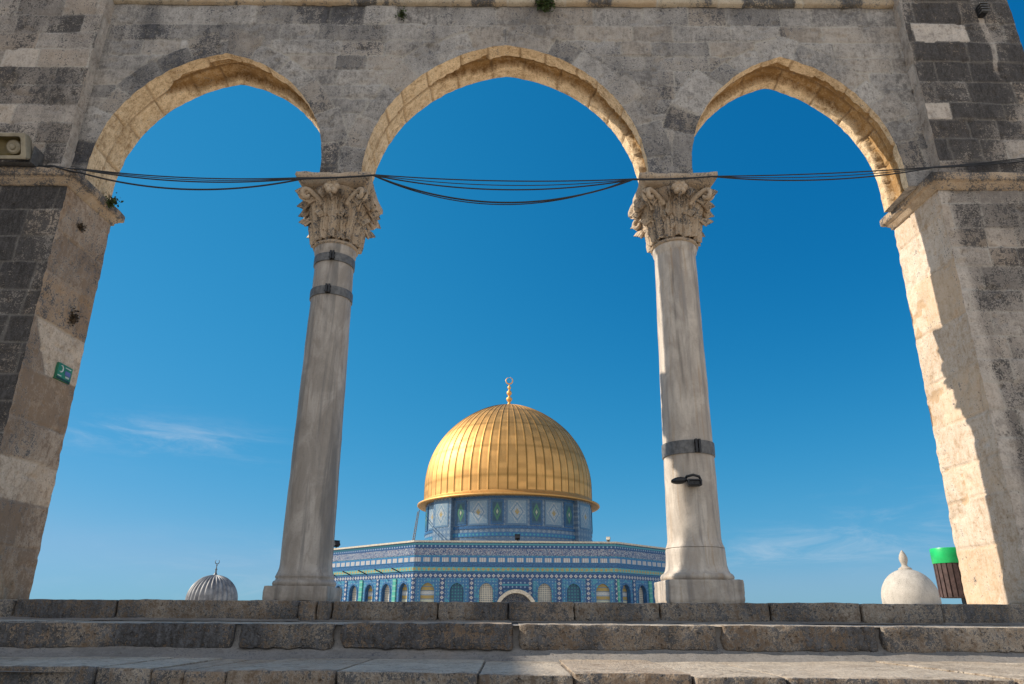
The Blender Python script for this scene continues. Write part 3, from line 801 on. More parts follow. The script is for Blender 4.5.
    P = vec(cx + ring[:, None, 0] * pr_[None, :, 0] * ho[:, None], cy + ring[:, None, 1] * pr_[None, :, 0] * ho[:, None], pr_[None, :, 1] + 0 * ring[:, None, 0])
    P += (np.stack([vnoise(P, 13, 4), vnoise(P, 13, 5), vnoise(P, 13, 6)], -1) - 0.5) * 0.016
    mb.grid(P, np.broadcast_to((0.72, 0, 0.28, 0.5), P.shape[:2] + (4,)), wrap=True)
    leanit(mb).build('abacus', M_CAPITAL, col_)
    # iron straps with their bolted lugs
    for zb, hgt, ang in bands:
        t = (zb - zz[0]) / (zz[-1] - zz[0]); r_ = rb + (rt - rb) * (0.65 * t + 0.35 * t * t) + 0.004
        mb = MB()
        mb.lathe([(r_ - .012, zb - hgt / 2), (r_ + .007, zb - hgt / 2 + .002), (r_ + .008, zb), (r_ + .007, zb + hgt / 2 - .002), (r_ - .012, zb + hgt / 2)], (cx, cy, 0), 64)
        band = leanit(mb).build('iron_band', M_IRON, col_, smooth='auto')
        lg = MB()
        for da in (-0.055, 0.055):
            a = ang + da
            Mx = Matrix.Translation((cx + lean * zb / 3.2, cy, zb)) @ Matrix.Rotation(a, 4, 'Z')
            lg.box((r_ - .004, -.009, -hgt * .48), (r_ + .042, .009, hgt * .48), M=Mx)
        for dz in (-hgt * .26, hgt * .26):
            ca, sa = math.cos(ang), math.sin(ang)
            b0 = Vector((cx + lean * zb / 3.2 + ca * (r_ + .024), cy + sa * (r_ + .024), zb + dz)); tv = Vector((-sa, ca, 0))
            lg.tube([b0 - tv * .028, b0 + tv * .028], .008, 8)
        lg.build('band_clamp', M_BLACK, band, smooth=False)
    return col_

DOWN = -math.pi / 2
column(-1.665, 6.05, -0.035, 0.208, 0.178, 0.0, 3.155, 3.728, (0.50, 0.115), [(3.02, 0.085, DOWN + 0.12), (2.675, 0.085, DOWN + 0.08)], M_MARBLE_GREY,
       'grey marble column with two iron bands under its capital', 0, 0.71)
column(1.505, 6.05, 0.055, 0.218, 0.190, 0.0, 3.19, 3.732, (0.585, 0.175), [(1.235, 0.115, DOWN + 0.10)], M_MARBLE_CREAM,
       'cream marble column with one iron band low on its shaft', 1, 0.735)

# ================================================================ THE GOLDEN-DOMED SHRINE
def tile_mat(name, kind, glaze=0.35):
    mt, N, b = bsdf_mat(name)
    uvn = N.new('ShaderNodeUVMap'); uvn.uv_map = 'UVMap'
    sp = N.new('ShaderNodeSeparateXYZ'); N.l.new(uvn.outputs[0], sp.inputs[0])
    u, v = sp.outputs[0], sp.outputs[1]
    fr = lambda x, p, o=0.0: N.math('FRACT', N.math('ADD', N.math('DIVIDE', x, p), o + 100.0))
    cen = lambda x, p, o=0.0: N.math('ABSOLUTE', N.math('SUBTRACT', fr(x, p, o), 0.5))
    lt = lambda x, k: N.math('LESS_THAN', x, k)
    DEEP, BLUE, TURQ, WHITE, ROSE, OCHRE, GREEN = (0.018, 0.052, 0.15), (0.030, 0.14, 0.30), (0.06, 0.29, 0.34), (0.44, 0.45, 0.45), (0.28, 0.21, 0.21), (0.36, 0.25, 0.06), (0.03, 0.10, 0.06)
    wn = N.noise(uvn.outputs[0], 1.3, 5, 0.6)
    fine = N.noise(uvn.outputs[0], 9, 4, 0.6)
    if kind == 'mosaic':        # small blue, turquoise and white pieces
        d = N.math('ADD', cen(u, 0.42), cen(v, 0.42))
        c = N.mix(lt(d, 0.34), DEEP, BLUE); c = N.mix(lt(d, 0.17), c, WHITE)
        c = N.mix(N.math('MULTIPLY', lt(cen(v, 0.84), 0.10), 0.8), c, TURQ)
    elif kind == 'script':      # running white script on dark blue
        n = N.noise(N.mapping(uvn.outputs[0], (2.6, 2.0, 1)), 2.2, 3, 0.55, 1.6)
        ln = N.math('ABSOLUTE', N.math('SUBTRACT', n, 0.5))
        c = N.mix(lt(ln, 0.035), DEEP, WHITE)
        c = N.mix(N.math('MULTIPLY', lt(N.noise(uvn.outputs[0], 4.5, 2), 0.42), 0.5), c, ROSE)
    elif kind == 'boxes':       # row of pale cartouches
        m_ = N.math('MULTIPLY', lt(cen(u, 0.95), 0.36), lt(cen(v, 0.60), 0.40))
        c = N.mix(m_, BLUE, WHITE)
        c = N.mix(N.math('MULTIPLY', m_, lt(cen(u, 0.24), 0.16)), c, ROSE)
    elif kind == 'gold':
        c = N.mix(lt(N.math('ADD', cen(u, 0.5), cen(v, 0.40)), 0.42), TURQ, OCHRE)
        c = N.mix(lt(fine, 0.44), c, (0.25, 0.30, 0.16))
    elif kind == 'blue':
        c = N.mix(N.step(fine, 0.4, 0.6), DEEP, BLUE)
    elif kind == 'turquoise':
        c = N.mix(lt(N.math('ADD', cen(u, 0.5), cen(v, 0.5)), 0.3), (0.03, 0.14, 0.30), TURQ)
    elif kind == 'diamonds':    # white quatrefoils with rose hearts
        d = N.math('ADD', cen(u, 0.49), cen(v, 0.46))
        c = N.mix(lt(d, 0.40), DEEP, WHITE); c = N.mix(lt(d, 0.20), c, ROSE)
    elif kind == 'bay':         # main wall field
        d = N.math('ADD', cen(u, 0.30), cen(v, 0.30))
        c = N.mix(lt(d, 0.36), BLUE, (0.08, 0.22, 0.34)); c = N.mix(lt(d, 0.14), c, WHITE); c = N.mix(N.math('MULTIPLY', lt(fine, 0.45), 0.6), c, DEEP)
        c = N.mix(N.math('MULTIPLY', lt(wn, 0.45), 0.5), c, TURQ)
    elif kind == 'pilaster':
        c = N.mix(lt(cen(v, 0.5), 0.12), (0.07, 0.33, 0.25), (0.20, 0.42, 0.34))
    elif kind == 'panel':       # white drum panel, diamond in a frame (uv in 0..1)
        du = N.math('ABSOLUTE', N.math('SUBTRACT', u, 0.5)); dv = N.math('ABSOLUTE', N.math('SUBTRACT', v, 0.5))
        d = N.math('ADD', N.math('MULTIPLY', du, 1.15), dv)
        c = N.mix(lt(d, 0.46), (0.22, 0.29, 0.34), (0.34, 0.37, 0.38)); c = N.mix(lt(d, 0.36), c, (0.12, 0.20, 0.27)); c = N.mix(lt(d, 0.29), c, (0.34, 0.37, 0.38))
        c = N.mix(lt(d, 0.13), c, OCHRE)
        fr_ = N.math('GREATER_THAN', N.math('MAXIMUM', du, dv), 0.43)
        c = N.mix(fr_, c, (0.08, 0.15, 0.24))
        c = N.mix(N.math('MULTIPLY', lt(N.noise(uvn.outputs[0], 22, 3), 0.47), 0.6), c, (0.12, 0.20, 0.28))
        c = N.mix(N.math('MULTIPLY', lt(fine, 0.42), 0.5), c, (0.10, 0.20, 0.32))
    elif kind == 'greenpane':
        du = N.math('ABSOLUTE', N.math('SUBTRACT', u, 0.5)); dv = N.math('ABSOLUTE', N.math('SUBTRACT', v, 0.5))
        d = N.math('ADD', N.math('MULTIPLY', du, 1.1), dv)
        c = N.mix(lt(d, 0.42), (0.02, 0.06, 0.10), (0.05, 0.16, 0.08)); c = N.mix(lt(d, 0.22), c, (0.03, 0.08, 0.12)); c = N.mix(lt(d, 0.12), c, (0.35, 0.38, 0.25))
        c = N.mix(N.math('GREATER_THAN', N.math('MAXIMUM', du, dv), 0.42), c, (0.03, 0.09, 0.16))
    elif kind == 'lattice':     # pierced window grille
        d = N.math('MULTIPLY', N.math('GREATER_THAN', cen(u, 0.16), 0.30), N.math('GREATER_THAN', cen(v, 0.16), 0.30))
        c = N.mix(lt(N.math('ADD', cen(u, 0.18), cen(v, 0.18)), 0.40), (0.55, 0.50, 0.40), (0.12, 0.14, 0.16))
    elif kind == 'yellow':      # ochre tympanum over white and ochre rows
        c = N.mix(lt(v, 0.95), OCHRE, WHITE)
        c = N.mix(lt(v, 0.55), c, OCHRE)
        c = N.mix(lt(v, 0.18), c, (0.45, 0.46, 0.35))
        c = N.mix(N.math('MULTIPLY', lt(cen(v, 0.4), 0.10), 0.7), c, BLUE)
        c = N.mix(N.math('MULTIPLY', lt(fine, 0.43), 0.5), c, (0.18, 0.26, 0.28))
    elif kind == 'tealpane':
        c = N.mix(lt(N.math('ADD', cen(u, 0.30), cen(v, 0.30)), 0.34), (0.015, 0.07, 0.14), (0.03, 0.20, 0.22))
    elif kind == 'band':        # grey-blue scroll band of the drum
        d = N.math('ADD', cen(u, 0.7), cen(v, 0.7))
        c = N.mix(lt(d, 0.38), (0.09, 0.15, 0.24), (0.24, 0.29, 0.33)); c = N.mix(lt(fine, 0.47), c, (0.14, 0.21, 0.29))
    c = N.mix(N.math('MULTIPLY', N.step(N.noise(uvn.outputs[0], 2.6, 6, 0.7), 0.38, 0.66), 0.28), c, (0.08, 0.15, 0.22))
    N.l.new(c, b.inputs['Base Color'])
    b.inputs['Roughness'].default_value = glaze; b.inputs['Specular IOR Level'].default_value = 0.35
    return mt
T = {k: tile_mat('glazed_' + k + '_tile', k) for k in ('mosaic', 'script', 'boxes', 'gold', 'blue', 'turquoise', 'diamonds', 'bay', 'pilaster', 'panel', 'greenpane', 'lattice', 'yellow', 'tealpane', 'band')}
M_LEADROOF = plain_mat('grey_lead_roof', (0.30, 0.30, 0.30), 0.5, bmp=0.1)
M_CREAM = plain_mat('cream_marble_trim', (0.58, 0.52, 0.42), 0.6, bmp=0.05)

BX, BY, ROTO = -0.05, 100.35, R(1.2)
shrine = thing('golden_domed_shrine', (BX, BY, 0), 'octagonal blue tiled shrine under a large golden dome, beyond the middle arch', 'shrine')
APO = 24.87
def octring(mb, z0, z1, apo, apo_top=None, mat=0, cap=None):
    """octagonal band with uv in metres along each face"""
    apo_top = apo if apo_top is None else apo_top
    for k in range(8):
        a = -math.pi / 2 + ROTO + k * math.pi / 4
        n = np.array([math.cos(a), math.sin(a)]); t = np.array([-math.sin(a), math.cos(a)])
        q = []
        for z, ap in ((z0, apo), (z1, apo_top)):
            h = ap * math.tan(math.pi / 8)
            for s in (-h, h):
                p = n * ap + t * s; q.append((BX + p[0], BY + p[1], z))
        h = apo * math.tan(math.pi / 8)
        mb.add([q[0], q[1], q[3], q[2]], [(0, 1, 2, 3)], mat=mat, uv=[(-h, 0), (h, 0), (h, z1 - z0), (-h, z1 - z0)])
def octband(name, z0, z1, out, mat):
    mb = MB()
    octring(mb, z0, z1, APO + out)
    octring(mb, z1, z1 + 0.001, APO + out, APO - 0.3)
    octring(mb, z0 - 0.001, z0, APO - 0.3, APO + out)
    return mb.build(name, mat, shrine, smooth=False)
octband('coping_course', 6.93, 7.10, 0.22, M_CREAM)
octband('tile_band', 6.35, 6.925, 0.0, T['mosaic'])
octband('inscription_band', 5.66, 6.345, 0.03, T['script'])
octband('tile_band', 5.44, 5.655, 0.0, T['turquoise'])
octband('cartouche_band', 4.96, 5.435, 0.04, T['boxes'])
octband('tile_band', 4.52, 4.955, 0.0, T['blue'])
octband('cornice_band', 4.10, 4.515, 0.10, T['gold'])
octband('tile_band', 3.90, 4.095, 0.02, T['blue'])
octband('medallion_band', 3.46, 3.895, 0.0, T['diamonds'])
mb = MB(); octring(mb, 6.6, 6.601, APO - 0.5, 4.0); octring(mb, 6.6, 7.1, APO - 0.4); mb.build('roof', M_LEADROOF, shrine, smooth=False)

def face_frame(k):
    a = -math.pi / 2 + ROTO + k * math.pi / 4
    n = Vector((math.cos(a), math.sin(a), 0)); t = Vector((-math.sin(a), math.cos(a), 0)); o = Vector((BX, BY, 0))
    return lambda u, z, d=0.0: o + n * (APO + d) + t * u + Vector((0, 0, z))
def arch_pts(cx, w, zs, rise, n=9):
    """pointed arch outline from left spring to right spring"""
    s = w / 2; Rr = (s * s + rise * rise) / (2 * s); tm = math.acos((Rr - s) / Rr)
    l = [(cx - s + Rr - Rr * math.cos(tm * i / n), zs + Rr * math.sin(tm * i / n)) for i in range(n + 1)]
    return l + [(2 * cx - x, z) for x, z in reversed(l[:-1])]
BAY = 2.943
front_kinds = ['yellow', 'tealpane', 'lattice', 'portal', 'lattice', 'tealpane', 'yellow']
ZB1 = 3.455
def wall_face(k, detailed):
    f = face_frame(k); H = APO * math.tan(math.pi / 8)
    wm = MB()
    def quad(u0, u1, z0, z1, d=0.0):
        wm.add([f(u0, z0, d), f(u1, z0, d), f(u1, z1, d), f(u0, z1, d)], [(0, 1, 2, 3)], uv=[(u0, z0), (u1, z0), (u1, z1), (u0, z1)])
    if not detailed:
        quad(-H, H, 0, ZB1); wm.build('wall', T['bay'], shrine, smooth=False); return
    W2, ZS, RISE = 0.70, 2.20, 0.80
    wins = []
    for j in range(7):
        u0 = -H + j * BAY; u1 = u0 + BAY; cx = (u0 + u1) / 2
        if k == 0 and front_kinds[j] == 'portal':
            quad(u0, u1, 0, ZB1); continue
        a = arch_pts(cx, W2 * 2, ZS, RISE)
        quad(u0, cx - W2, 0, ZS); quad(cx + W2, u1, 0, ZS)
        # spandrels
        top = [(u0 if x <= cx - W2 + 1e-6 else u1 if x >= cx + W2 - 1e-6 else x, ZB1) for x, z in a]
        for i in range(len(a) - 1):
            p, q, r_, s_ = a[i], a[i + 1], top[i + 1], top[i]
            wm.add([f(*p), f(*q), f(*r_), f(*s_)], [(0, 1, 2, 3)], uv=[p, q, r_, s_])
        wm.add([f(u0, ZS), f(cx - W2, ZS), f(u0, ZB1)], [(0, 1, 2)], uv=[(u0, ZS), (cx - W2, ZS), (u0, ZB1)])
        wm.add([f(cx + W2, ZS), f(u1, ZS), f(u1, ZB1)], [(0, 1, 2)], uv=[(cx + W2, ZS), (u1, ZS), (u1, ZB1)])
        wins.append((j, cx, a))
    wm.build('wall', T['bay'], shrine, smooth=False)
    for j, cx, a in wins:
        kind = front_kinds[j] if k == 0 else ('lattice' if j % 2 else 'yellow')
        if k == 0: dep = 0.30
        else: dep = 0.42
        o = [(cx - W2, 0.0)] + a + [(cx + W2, 0.0)]
        fm = MB()
        # raised border and the reveal
        wid = 0.14
        big = [(cx - W2 - wid, 0.0)] + arch_pts(cx, 2 * (W2 + wid), ZS, RISE + wid * 1.25) + [(cx + W2 + wid, 0.0)]
        for i in range(len(o) - 1):
            fm.add([f(*o[i], 0.05), f(*o[i + 1], 0.05), f(*big[i + 1], 0.05), f(*big[i], 0.05)], [(0, 1, 2, 3)], uv=[o[i], o[i + 1], big[i + 1], big[i]])
            fm.add([f(*o[i], -dep), f(*o[i + 1], -dep), f(*o[i + 1], 0.05), f(*o[i], 0.05)], [(0, 1, 2, 3)], uv=[(0, 0), (0.2, 0), (0.2, 0.3), (0, 0.3)])
            fm.add([f(*big[i], 0.0), f(*big[i + 1], 0.0), f(*big[i + 1], 0.05), f(*big[i], 0.05)], [(0, 1, 2, 3)], uv=[(0, 0), (0.2, 0), (0.2, 0.1), (0, 0.1)])
        win = fm.build('window', T['turquoise'] if k == 0 else T['blue'], shrine, smooth=False)
        pm = MB()
        pts = [f(x, z, -dep + 0.01) for x, z in o]
        pm.add([tuple(p) for p in pts], [tuple(range(len(pts)))], uv=[(x - cx, z - 1.25) for x, z in o])
        pm.build('pane', T[kind], win, smooth=False)
    # strips between the bays
    for j in range(8):
        u = -H + j * BAY
        w = 0.26
        sm = MB()
        a0, a1 = max(-H + 0.02, u - w), min(H - 0.02, u + w)
        kindp = 'diamonds' if k == 0 or j % 2 else 'pilaster'
        d = 0.06 if kindp == 'diamonds' else 0.12
        c8 = [f(a0, 0, 0), f(a1, 0, 0), f(a1, ZB1 - .02, 0), f(a0, ZB1 - .02, 0), f(a0, 0, d), f(a1, 0, d), f(a1, ZB1 - .02, d), f(a0, ZB1 - .02, d)]
        sm.add([tuple(p) for p in c8], [(4, 5, 6, 7), (0, 4, 7, 3), (1, 2, 6, 5), (3, 7, 6, 2)], uv=[(a0 - u + .245, 0), (a1 - u + .245, 0), (a1 - u + .245, ZB1), (a0 - u + .245, ZB1)] * 2)
        sm.build('tile_strip' if kindp == 'diamonds' else 'pilaster', T[kindp], shrine, smooth=False)
    if k == 7:    # rainwater spouts below the cornice of the sunlit face
        for j in range(1, 7):
            u = -H + (j + 0.25) * BAY
            sp_ = MB(); sp_.tube([f(u, 4.05, 0.0), f(u - 0.1, 4.25, 0.5), f(u - 0.15, 4.42, 1.0)], [.065, .06, .07], 8); sp_.build('water_spout', M_BLACK, shrine)
for k in range(8): wall_face(k, k in (7, 0, 1))

# porch with its barrel arch in front of the middle bay
f0 = face_frame(0)
pm = MB(); n = 24
def half_ring(r0, r1, d0, d1, z0, mb, mat=0):
    arc = [(math.cos(math.pi * i / n), math.sin(math.pi * i / n)) for i in range(n + 1)]
    for i in range(n):
        (c0, s0), (c1, s1) = arc[i], arc[i + 1]
        q = lambda c, s, r, d: tuple(f0(r * c, z0 + r * s, d))
        for A in ([q(c0, s0, r1, d1), q(c1, s1, r1, d1), q(c1, s1, r0, d1), q(c0, s0, r0, d1)], [q(c0, s0, r1, d0), q(c1, s1, r1, d0), q(c1, s1, r1, d1), q(c0, s0, r1, d1)], [q(c0, s0, r0, d1), q(c1, s1, r0, d1), q(c1, s1, r0, d0), q(c0, s0, r0, d0)]):
            mb.add(A, [(0, 1, 2, 3)], mat=mat, uv=[(0, 0), (.3, 0), (.3, .3), (0, .3)])
half_ring(1.72, 2.05, 0.05, 2.6, 0.28, pm)
for s in (-1, 1):
    c = [tuple(f0(s * 1.72, 0, 0.05)), tuple(f0(s * 2.05, 0, 0.05)), tuple(f0(s * 2.05, 0.28, 0.05)), tuple(f0(s * 1.72, 0.28, 0.05)), tuple(f0(s * 1.72, 0, 2.6)), tuple(f0(s * 2.05, 0, 2.6)), tuple(f0(s * 2.05, 0.28, 2.6)), tuple(f0(s * 1.72, 0.28, 2.6))]
    pm.add(c, [(4, 5, 6, 7), (0, 4, 7, 3), (1, 2, 6, 5)])
porch = pm.build('porch', M_CREAM, shrine, smooth=False)
bm_ = MB()
pts = [f0(-1.72, 0, 0.12)] + [f0(1.72 * -math.cos(math.pi * i / n), 0.28 + 1.72 * math.sin(math.pi * i / n), 0.12) for i in range(n + 1)] + [f0(1.72, 0, 0.12)]
bm_.add([tuple(p) for p in pts], [tuple(range(len(pts)))], uv=[(p.x - BX, p.z) for p in pts])
bm_.build('doorway_panel', T['script'], porch, smooth=False)
bm_ = MB(); c = [f0(-1.35, 2.42, .08), f0(1.35, 2.42, .08), f0(1.35, 3.40, .08), f0(-1.35, 3.40, .08)]
bm_.add([tuple(p) for p in c] + [tuple(f0(u, z, 0.0)) for u, z in ((-1.35, 2.42), (1.35, 2.42), (1.35, 3.40), (-1.35, 3.40))], [(0, 1, 2, 3), (0, 4, 5, 1), (1, 5, 6, 2), (2, 6, 7, 3), (3, 7, 4, 0)], uv=[(0, 0), (2.7, 0), (2.7, 1), (0, 1)] * 2)
bm_.build('inscription_panel', T['mosaic'], shrine, smooth=False)

# drum
DX, DY, RD, ROTD = -0.36, 100.35, 11.40, R(5.5)
def drum_patch(a0, a1, z0, z1, r, name, mat, parent, unit=False, depth=0.12, n=8):
    mb = MB()
    aa = np.linspace(a0, a1, n + 1)
    def ring(rr, z): return [(DX + rr * math.sin(a), DY - rr * math.cos(a), z) for a in aa]
    V = ring(r, z0) + ring(r, z1) + ring(r - depth, z0) + ring(r - depth, z1); m_ = n + 1
    F = []
    for i in range(n):
        F += [(i, i + 1, m_ + i + 1, m_ + i), (m_ + i, m_ + i + 1, 3 * m_ + i + 1, 3 * m_ + i), (2 * m_ + i + 1, 2 * m_ + i, i, i + 1)[::-1]]
    F += [(0, m_, 3 * m_, 2 * m_), (n, 2 * m_ + n, 3 * m_ + n, m_ + n)]
    if unit: row = lambda v: [((a - a0) / (a1 - a0), v) for a in aa]; uv = row(0) + row(1) + row(0) + row(1)
    else: row = lambda v: [(a * r, v) for a in aa]; uv = row(0) + row(z1 - z0) + row(0) + row(z1 - z0)
    mb.add(V, F, uv=uv)
    return mb.build(name, mat, parent, smooth=False)
TAU = 2 * math.pi
drum = drum_patch(0, TAU, 6.5, 14.5, RD, 'drum', T['band'], shrine, n=96)
drum_patch(0, TAU, 8.95, 9.45, RD + .08, 'tile_band', T['turquoise'], drum, n=96)
drum_patch(0, TAU, 9.9, 10.25, RD + .06, 'tile_band', T['blue'], drum, n=96)
drum_patch(0, TAU, 13.55, 13.8, RD + .06, 'tile_band', T['blue'], drum, n=96)
for q in range(-1, 2):
    base = ROTD + q * math.pi / 2
    if q == -1: ks = [(3, 0)]
    elif q == 1: ks = [(-3, 0)]
    else: ks = [(x, 0) for x in range(-3, 4)]
    if q == -1: ks = [(x, 0) for x in (1, 2, 3)]
    if q == 1: ks = [(x, 0) for x in (-3, -2, -1)]
    for x, _ in ks:
        a = base + x * R(12.2)
        if x % 2: 
            wn_ = drum_patch(a - R(4.0), a + R(4.0), 10.35, 13.45, RD + .10, 'window_surround', T['blue'], drum)
            drum_patch(a - R(3.3), a + R(3.3), 10.55, 13.25, RD + .13, 'window_pane', T['greenpane'], wn_, unit=True, depth=.05)
        else:
            drum_patch(a - R(6.6), a + R(6.6), 10.30, 13.50, RD + .07, 'tile_panel', T['panel'], drum, unit=True)
for q in (-1, 1):
    a = ROTD + q * R(51)
    bt = drum_patch(a - R(8.5), a + R(8.5), 6.5, 14.1, RD + .55, 'buttress', T['band'], shrine, depth=.6)
    drum_patch(a - R(6.6), a + R(6.6), 10.30, 13.50, RD + .59, 'tile_panel', T['panel'], bt, unit=True, depth=.05)

# golden dome
def gold_mat(name, base, rough):
    mt, N, b = bsdf_mat(name)
    pos = N.new('ShaderNodeTexCoord').outputs['Object']
    at = N.new('ShaderNodeAttribute', attribute_name='tone')
    sp = N.new('ShaderNodeSeparateColor'); N.l.new(at.outputs['Color'], sp.inputs[0])
    n = N.noise(pos, 1.2, 5, 0.6); st = N.noise(N.mapping(pos, (1, 1, 0.25)), 2.5, 5, 0.6)
    c = N.mix(sp.outputs[0], tuple(x * 0.70 for x in base), base)
    c = N.mix(N.math('MULTIPLY', N.step(st, 0.5, 0.8), 0.5), c, (base[0] * 0.55, base[1] * 0.45, base[2] * 0.35))
    c = N.mix(sp.outputs[1], c, (0.16, 0.09, 0.02))
    N.l.new(c, b.inputs['Base Color'])
    b.inputs['Metallic'].default_value = 0.9
    N.l.new(N.math('ADD', rough, N.math('MULTIPLY', N.math('SUBTRACT', n, 0.5), 0.25)), b.inputs['Roughness'])
    return mt
M_GOLD = gold_mat('gilded_copper', (0.75, 0.42, 0.145), 0.57)
def dome_mesh(c, Rr, zc, zbase, ribs, sub, tip, rise, seed=1, flute=False, amp=0.10):
    nth = ribs * sub
    th = np.arange(nth) / nth * TAU
    nph = 56
    zb = np.linspace(zbase, zc, 8)[:-1]; ph = np.linspace(0, math.pi / 2, nph) 
    rr = np.concatenate([np.full(7, Rr), Rr * np.cos(ph)]); zz = np.concatenate([zb, zc + Rr * np.sin(ph) + tip * np.sin(ph) ** 12])
    rr[-1] = 0.02
    s = np.concatenate([[0], np.cumsum(np.hypot(np.diff(rr), np.diff(zz)))])
    TH, I = np.meshgrid(th, np.arange(len(rr)), indexing='ij')
    k = (np.arange(nth) % sub)
    if flute: ro = amp * np.abs(np.sin(np.pi * k / sub))[:, None] * np.minimum(1, rr / Rr * 2)[None, :]
    else: ro = np.where(k == 0, amp, 0.0)[:, None] * np.minimum(1, rr / Rr * 3)[None, :]
    rad = rr[None, :] + ro * np.cos(np.concatenate([np.zeros(7), ph]))[None, :]
    zq = zz[None, :] + ro * np.sin(np.concatenate([np.zeros(7), ph]))[None, :]
    P = vec(c[0] + rad * np.sin(TH), c[1] - rad * np.cos(TH), zq)
    # sheets of metal: courses between the ribs
    row = np.floor(s / rise + 0.0).astype(int)
    rib = np.arange(nth) // sub
    RB, RW = np.meshgrid(rib, row, indexing='ij')
    tone = _hash(RB, RW, RB * 0, seed)
    seam = np.where((s / rise % 1.0) < 0.10, 1.0, 0.0)[None, :] * 0.35 + np.where((k == 0), 1.0, 0.0)[:, None]
    C = vec(tone, np.clip(seam, 0, 1), 0 * tone, 0 * tone)
    return P, C
dp, dc = dome_mesh((DX - .08, DY), 11.62, 16.45, 14.0, 60, 8, 0.5, 0.80, amp=0.06)
mb = MB(); mb.grid(dp, dc, wrap=True)
dome = mb.build('dome', M_GOLD, shrine, smooth='auto')
mb = MB(); mb.lathe([(11.45, 15.0), (11.60, 14.7), (11.85, 14.4), (12.3, 14.16), (12.58, 14.08), (12.62, 13.92), (12.5, 13.80), (12.0, 13.85), (11.3, 13.9)], (DX, DY, 0), 96, C=(0.6, 0.1, 0, 0))
mb.build('eave_ring', M_GOLD, dome)
mb = MB()
mb.lathe([(.55, 28.45), (.50, 28.7), (.22, 28.95), (.16, 29.2), (.34, 29.4), (.46, 29.65), (.34, 29.9), (.14, 30.05), (.14, 30.2), (.30, 30.35), (.40, 30.6), (.30, 30.85), (.12, 31.0), (.11, 31.15), (.22, 31.28), (.27, 31.45), (.2, 31.62), (.08, 31.75), (.06, 32.0), (.01, 32.05)], (DX, DY, 0), 20, C=(0.9, 0, 0, 0))
pts, rad = [], []
for i in range(33):
    a = math.pi / 2 + 0.14 + (TAU - 0.28) * i / 32; pts.append((DX + .50 * math.cos(a), DY, 32.52 + .50 * math.sin(a))); rad.append(.03 + .075 * math.sin(math.pi * i / 32))
mb.tube(pts, rad, 8); mb.c[-1][:] = (0.9, 0, 0, 0)
mb.build('finial', M_GOLD, dome)

# small fittings on the shrine roof
def at_px(x, y, Y):
    u, v = (x - 512) / FPX, (342 - y) / FPX
    u, v = cr * u - sr * v, sr * u + cr * v
    d = Vector((u, math.cos(PITCH) - math.sin(PITCH) * v, math.sin(PITCH) + math.cos(PITCH) * v)); d = d / d.y * Y
    return d.x, d.z + EYE
def roof_lamp(u, k, label, size, turn, pale=False):
    p = face_frame(k)(u, 7.10, -0.1)
    t = thing('roof_floodlight', p, label, 'floodlight', 'floodlights on the shrine roof')
    mb = MB(); mb.lathe([(.30 * size, 0), (.30 * size, .05), (.06, .08), (.05, .34 * size)], p, 12); mb.build('stand', M_BLACK, t)
    mb = MB(); Mx = Matrix.Translation(p + Vector((0, 0, .52 * size))) @ Matrix.Rotation(turn, 4, 'Z') @ Matrix.Rotation(-0.5, 4, 'X')
    mb.box((-.34 * size, -.24 * size, -.26 * size), (.34 * size, .24 * size, .26 * size), M=Mx)
    for i in range(5): mb.box((-.30 * size + i * .13 * size, .24 * size, -.2 * size), (-.26 * size + i * .13 * size, .34 * size, .2 * size), M=Mx)
    mb.box((-.38 * size, -.30 * size, .26 * size), (.38 * size, .24 * size, .30 * size), M=Mx)
    mb.build('lamp_housing', M_CREAM if pale else M_BLACK, t, smooth=False)
roof_lamp(0.2, 0, 'dark floodlight on the blue shrine roof edge, below the middle of the drum', 0.75, 0)
roof_lamp(-4.3, 7, 'dark floodlight on the far left roof edge of the blue shrine', 1.0, R(45))
roof_lamp(9.6, 0, 'small pale floodlight on the right corner of the blue shrine roof', 0.55, R(-20), True)
M_POLE = plain_mat('dull_steel_pole', (0.16, 0.17, 0.18), 0.5, 0.5, bmp=0)
x1, z1 = at_px(418.5, 511, 97.5); p0 = face_frame(7)(8.2, 7.05, -1.4)
lt_ = thing('leaning_ladder', p0, 'thin steel ladder leaning from the shrine roof to the rim of the golden dome', 'ladder')
mb = MB(); v0, v1 = p0, Vector((x1, 97.5, z1))
side_ = (v1 - v0).cross(Vector((0, 1, 0.2))).normalized() * 0.16
for s in (-1, 1):
    r1_ = MB(); r1_.tube([v0 + side_ * s, v1 + side_ * s], .055, 6); r1_.build('rail', M_POLE, lt_)
for i in range(14):
    q = v0.lerp(v1, (i + .5) / 14); mb = MB(); mb.tube([q - side_, q + side_], .035, 6); mb.build('rung', M_POLE, lt_)

# ================================================================ ADDED BLOCK LEFT OF THE STEPS, OUT OF VIEW, SHADING THE TREADS
sb = thing('shade_block', (-12.5, 3.0, -1.7), 'unseen plain limestone block added left of the steps to shade the left treads', 'building')
def shade_wall(z0, z1, x, y0, y1, name, out=0.0):
    mb = MB(); Yg, Z = np.meshgrid(np.linspace(y0, y1, 60), np.linspace(z0, z1, 90), indexing='ij')
    P = vec(x + out + 0 * Z, Yg, Z); nrm = np.zeros_like(P); nrm[..., 0] = 1
    P2, C = stone_surface(P, nrm, courses(Yg, Z, rows_between(z0, z1, .28, .36, 3), 8, .4, .8), np.minimum(Yg - y0, y1 - Yg), 0.1 + 0 * Z)
    mb.grid(P2, C); mb.box((x - 5, y0, z0), (x - 0.02, y1, z1)); return mb.build(name, M_REVEAL, sb, smooth='auto')
shade_wall(-1.7, 6.5, -10.2, -1.0, 6.5, 'wall')
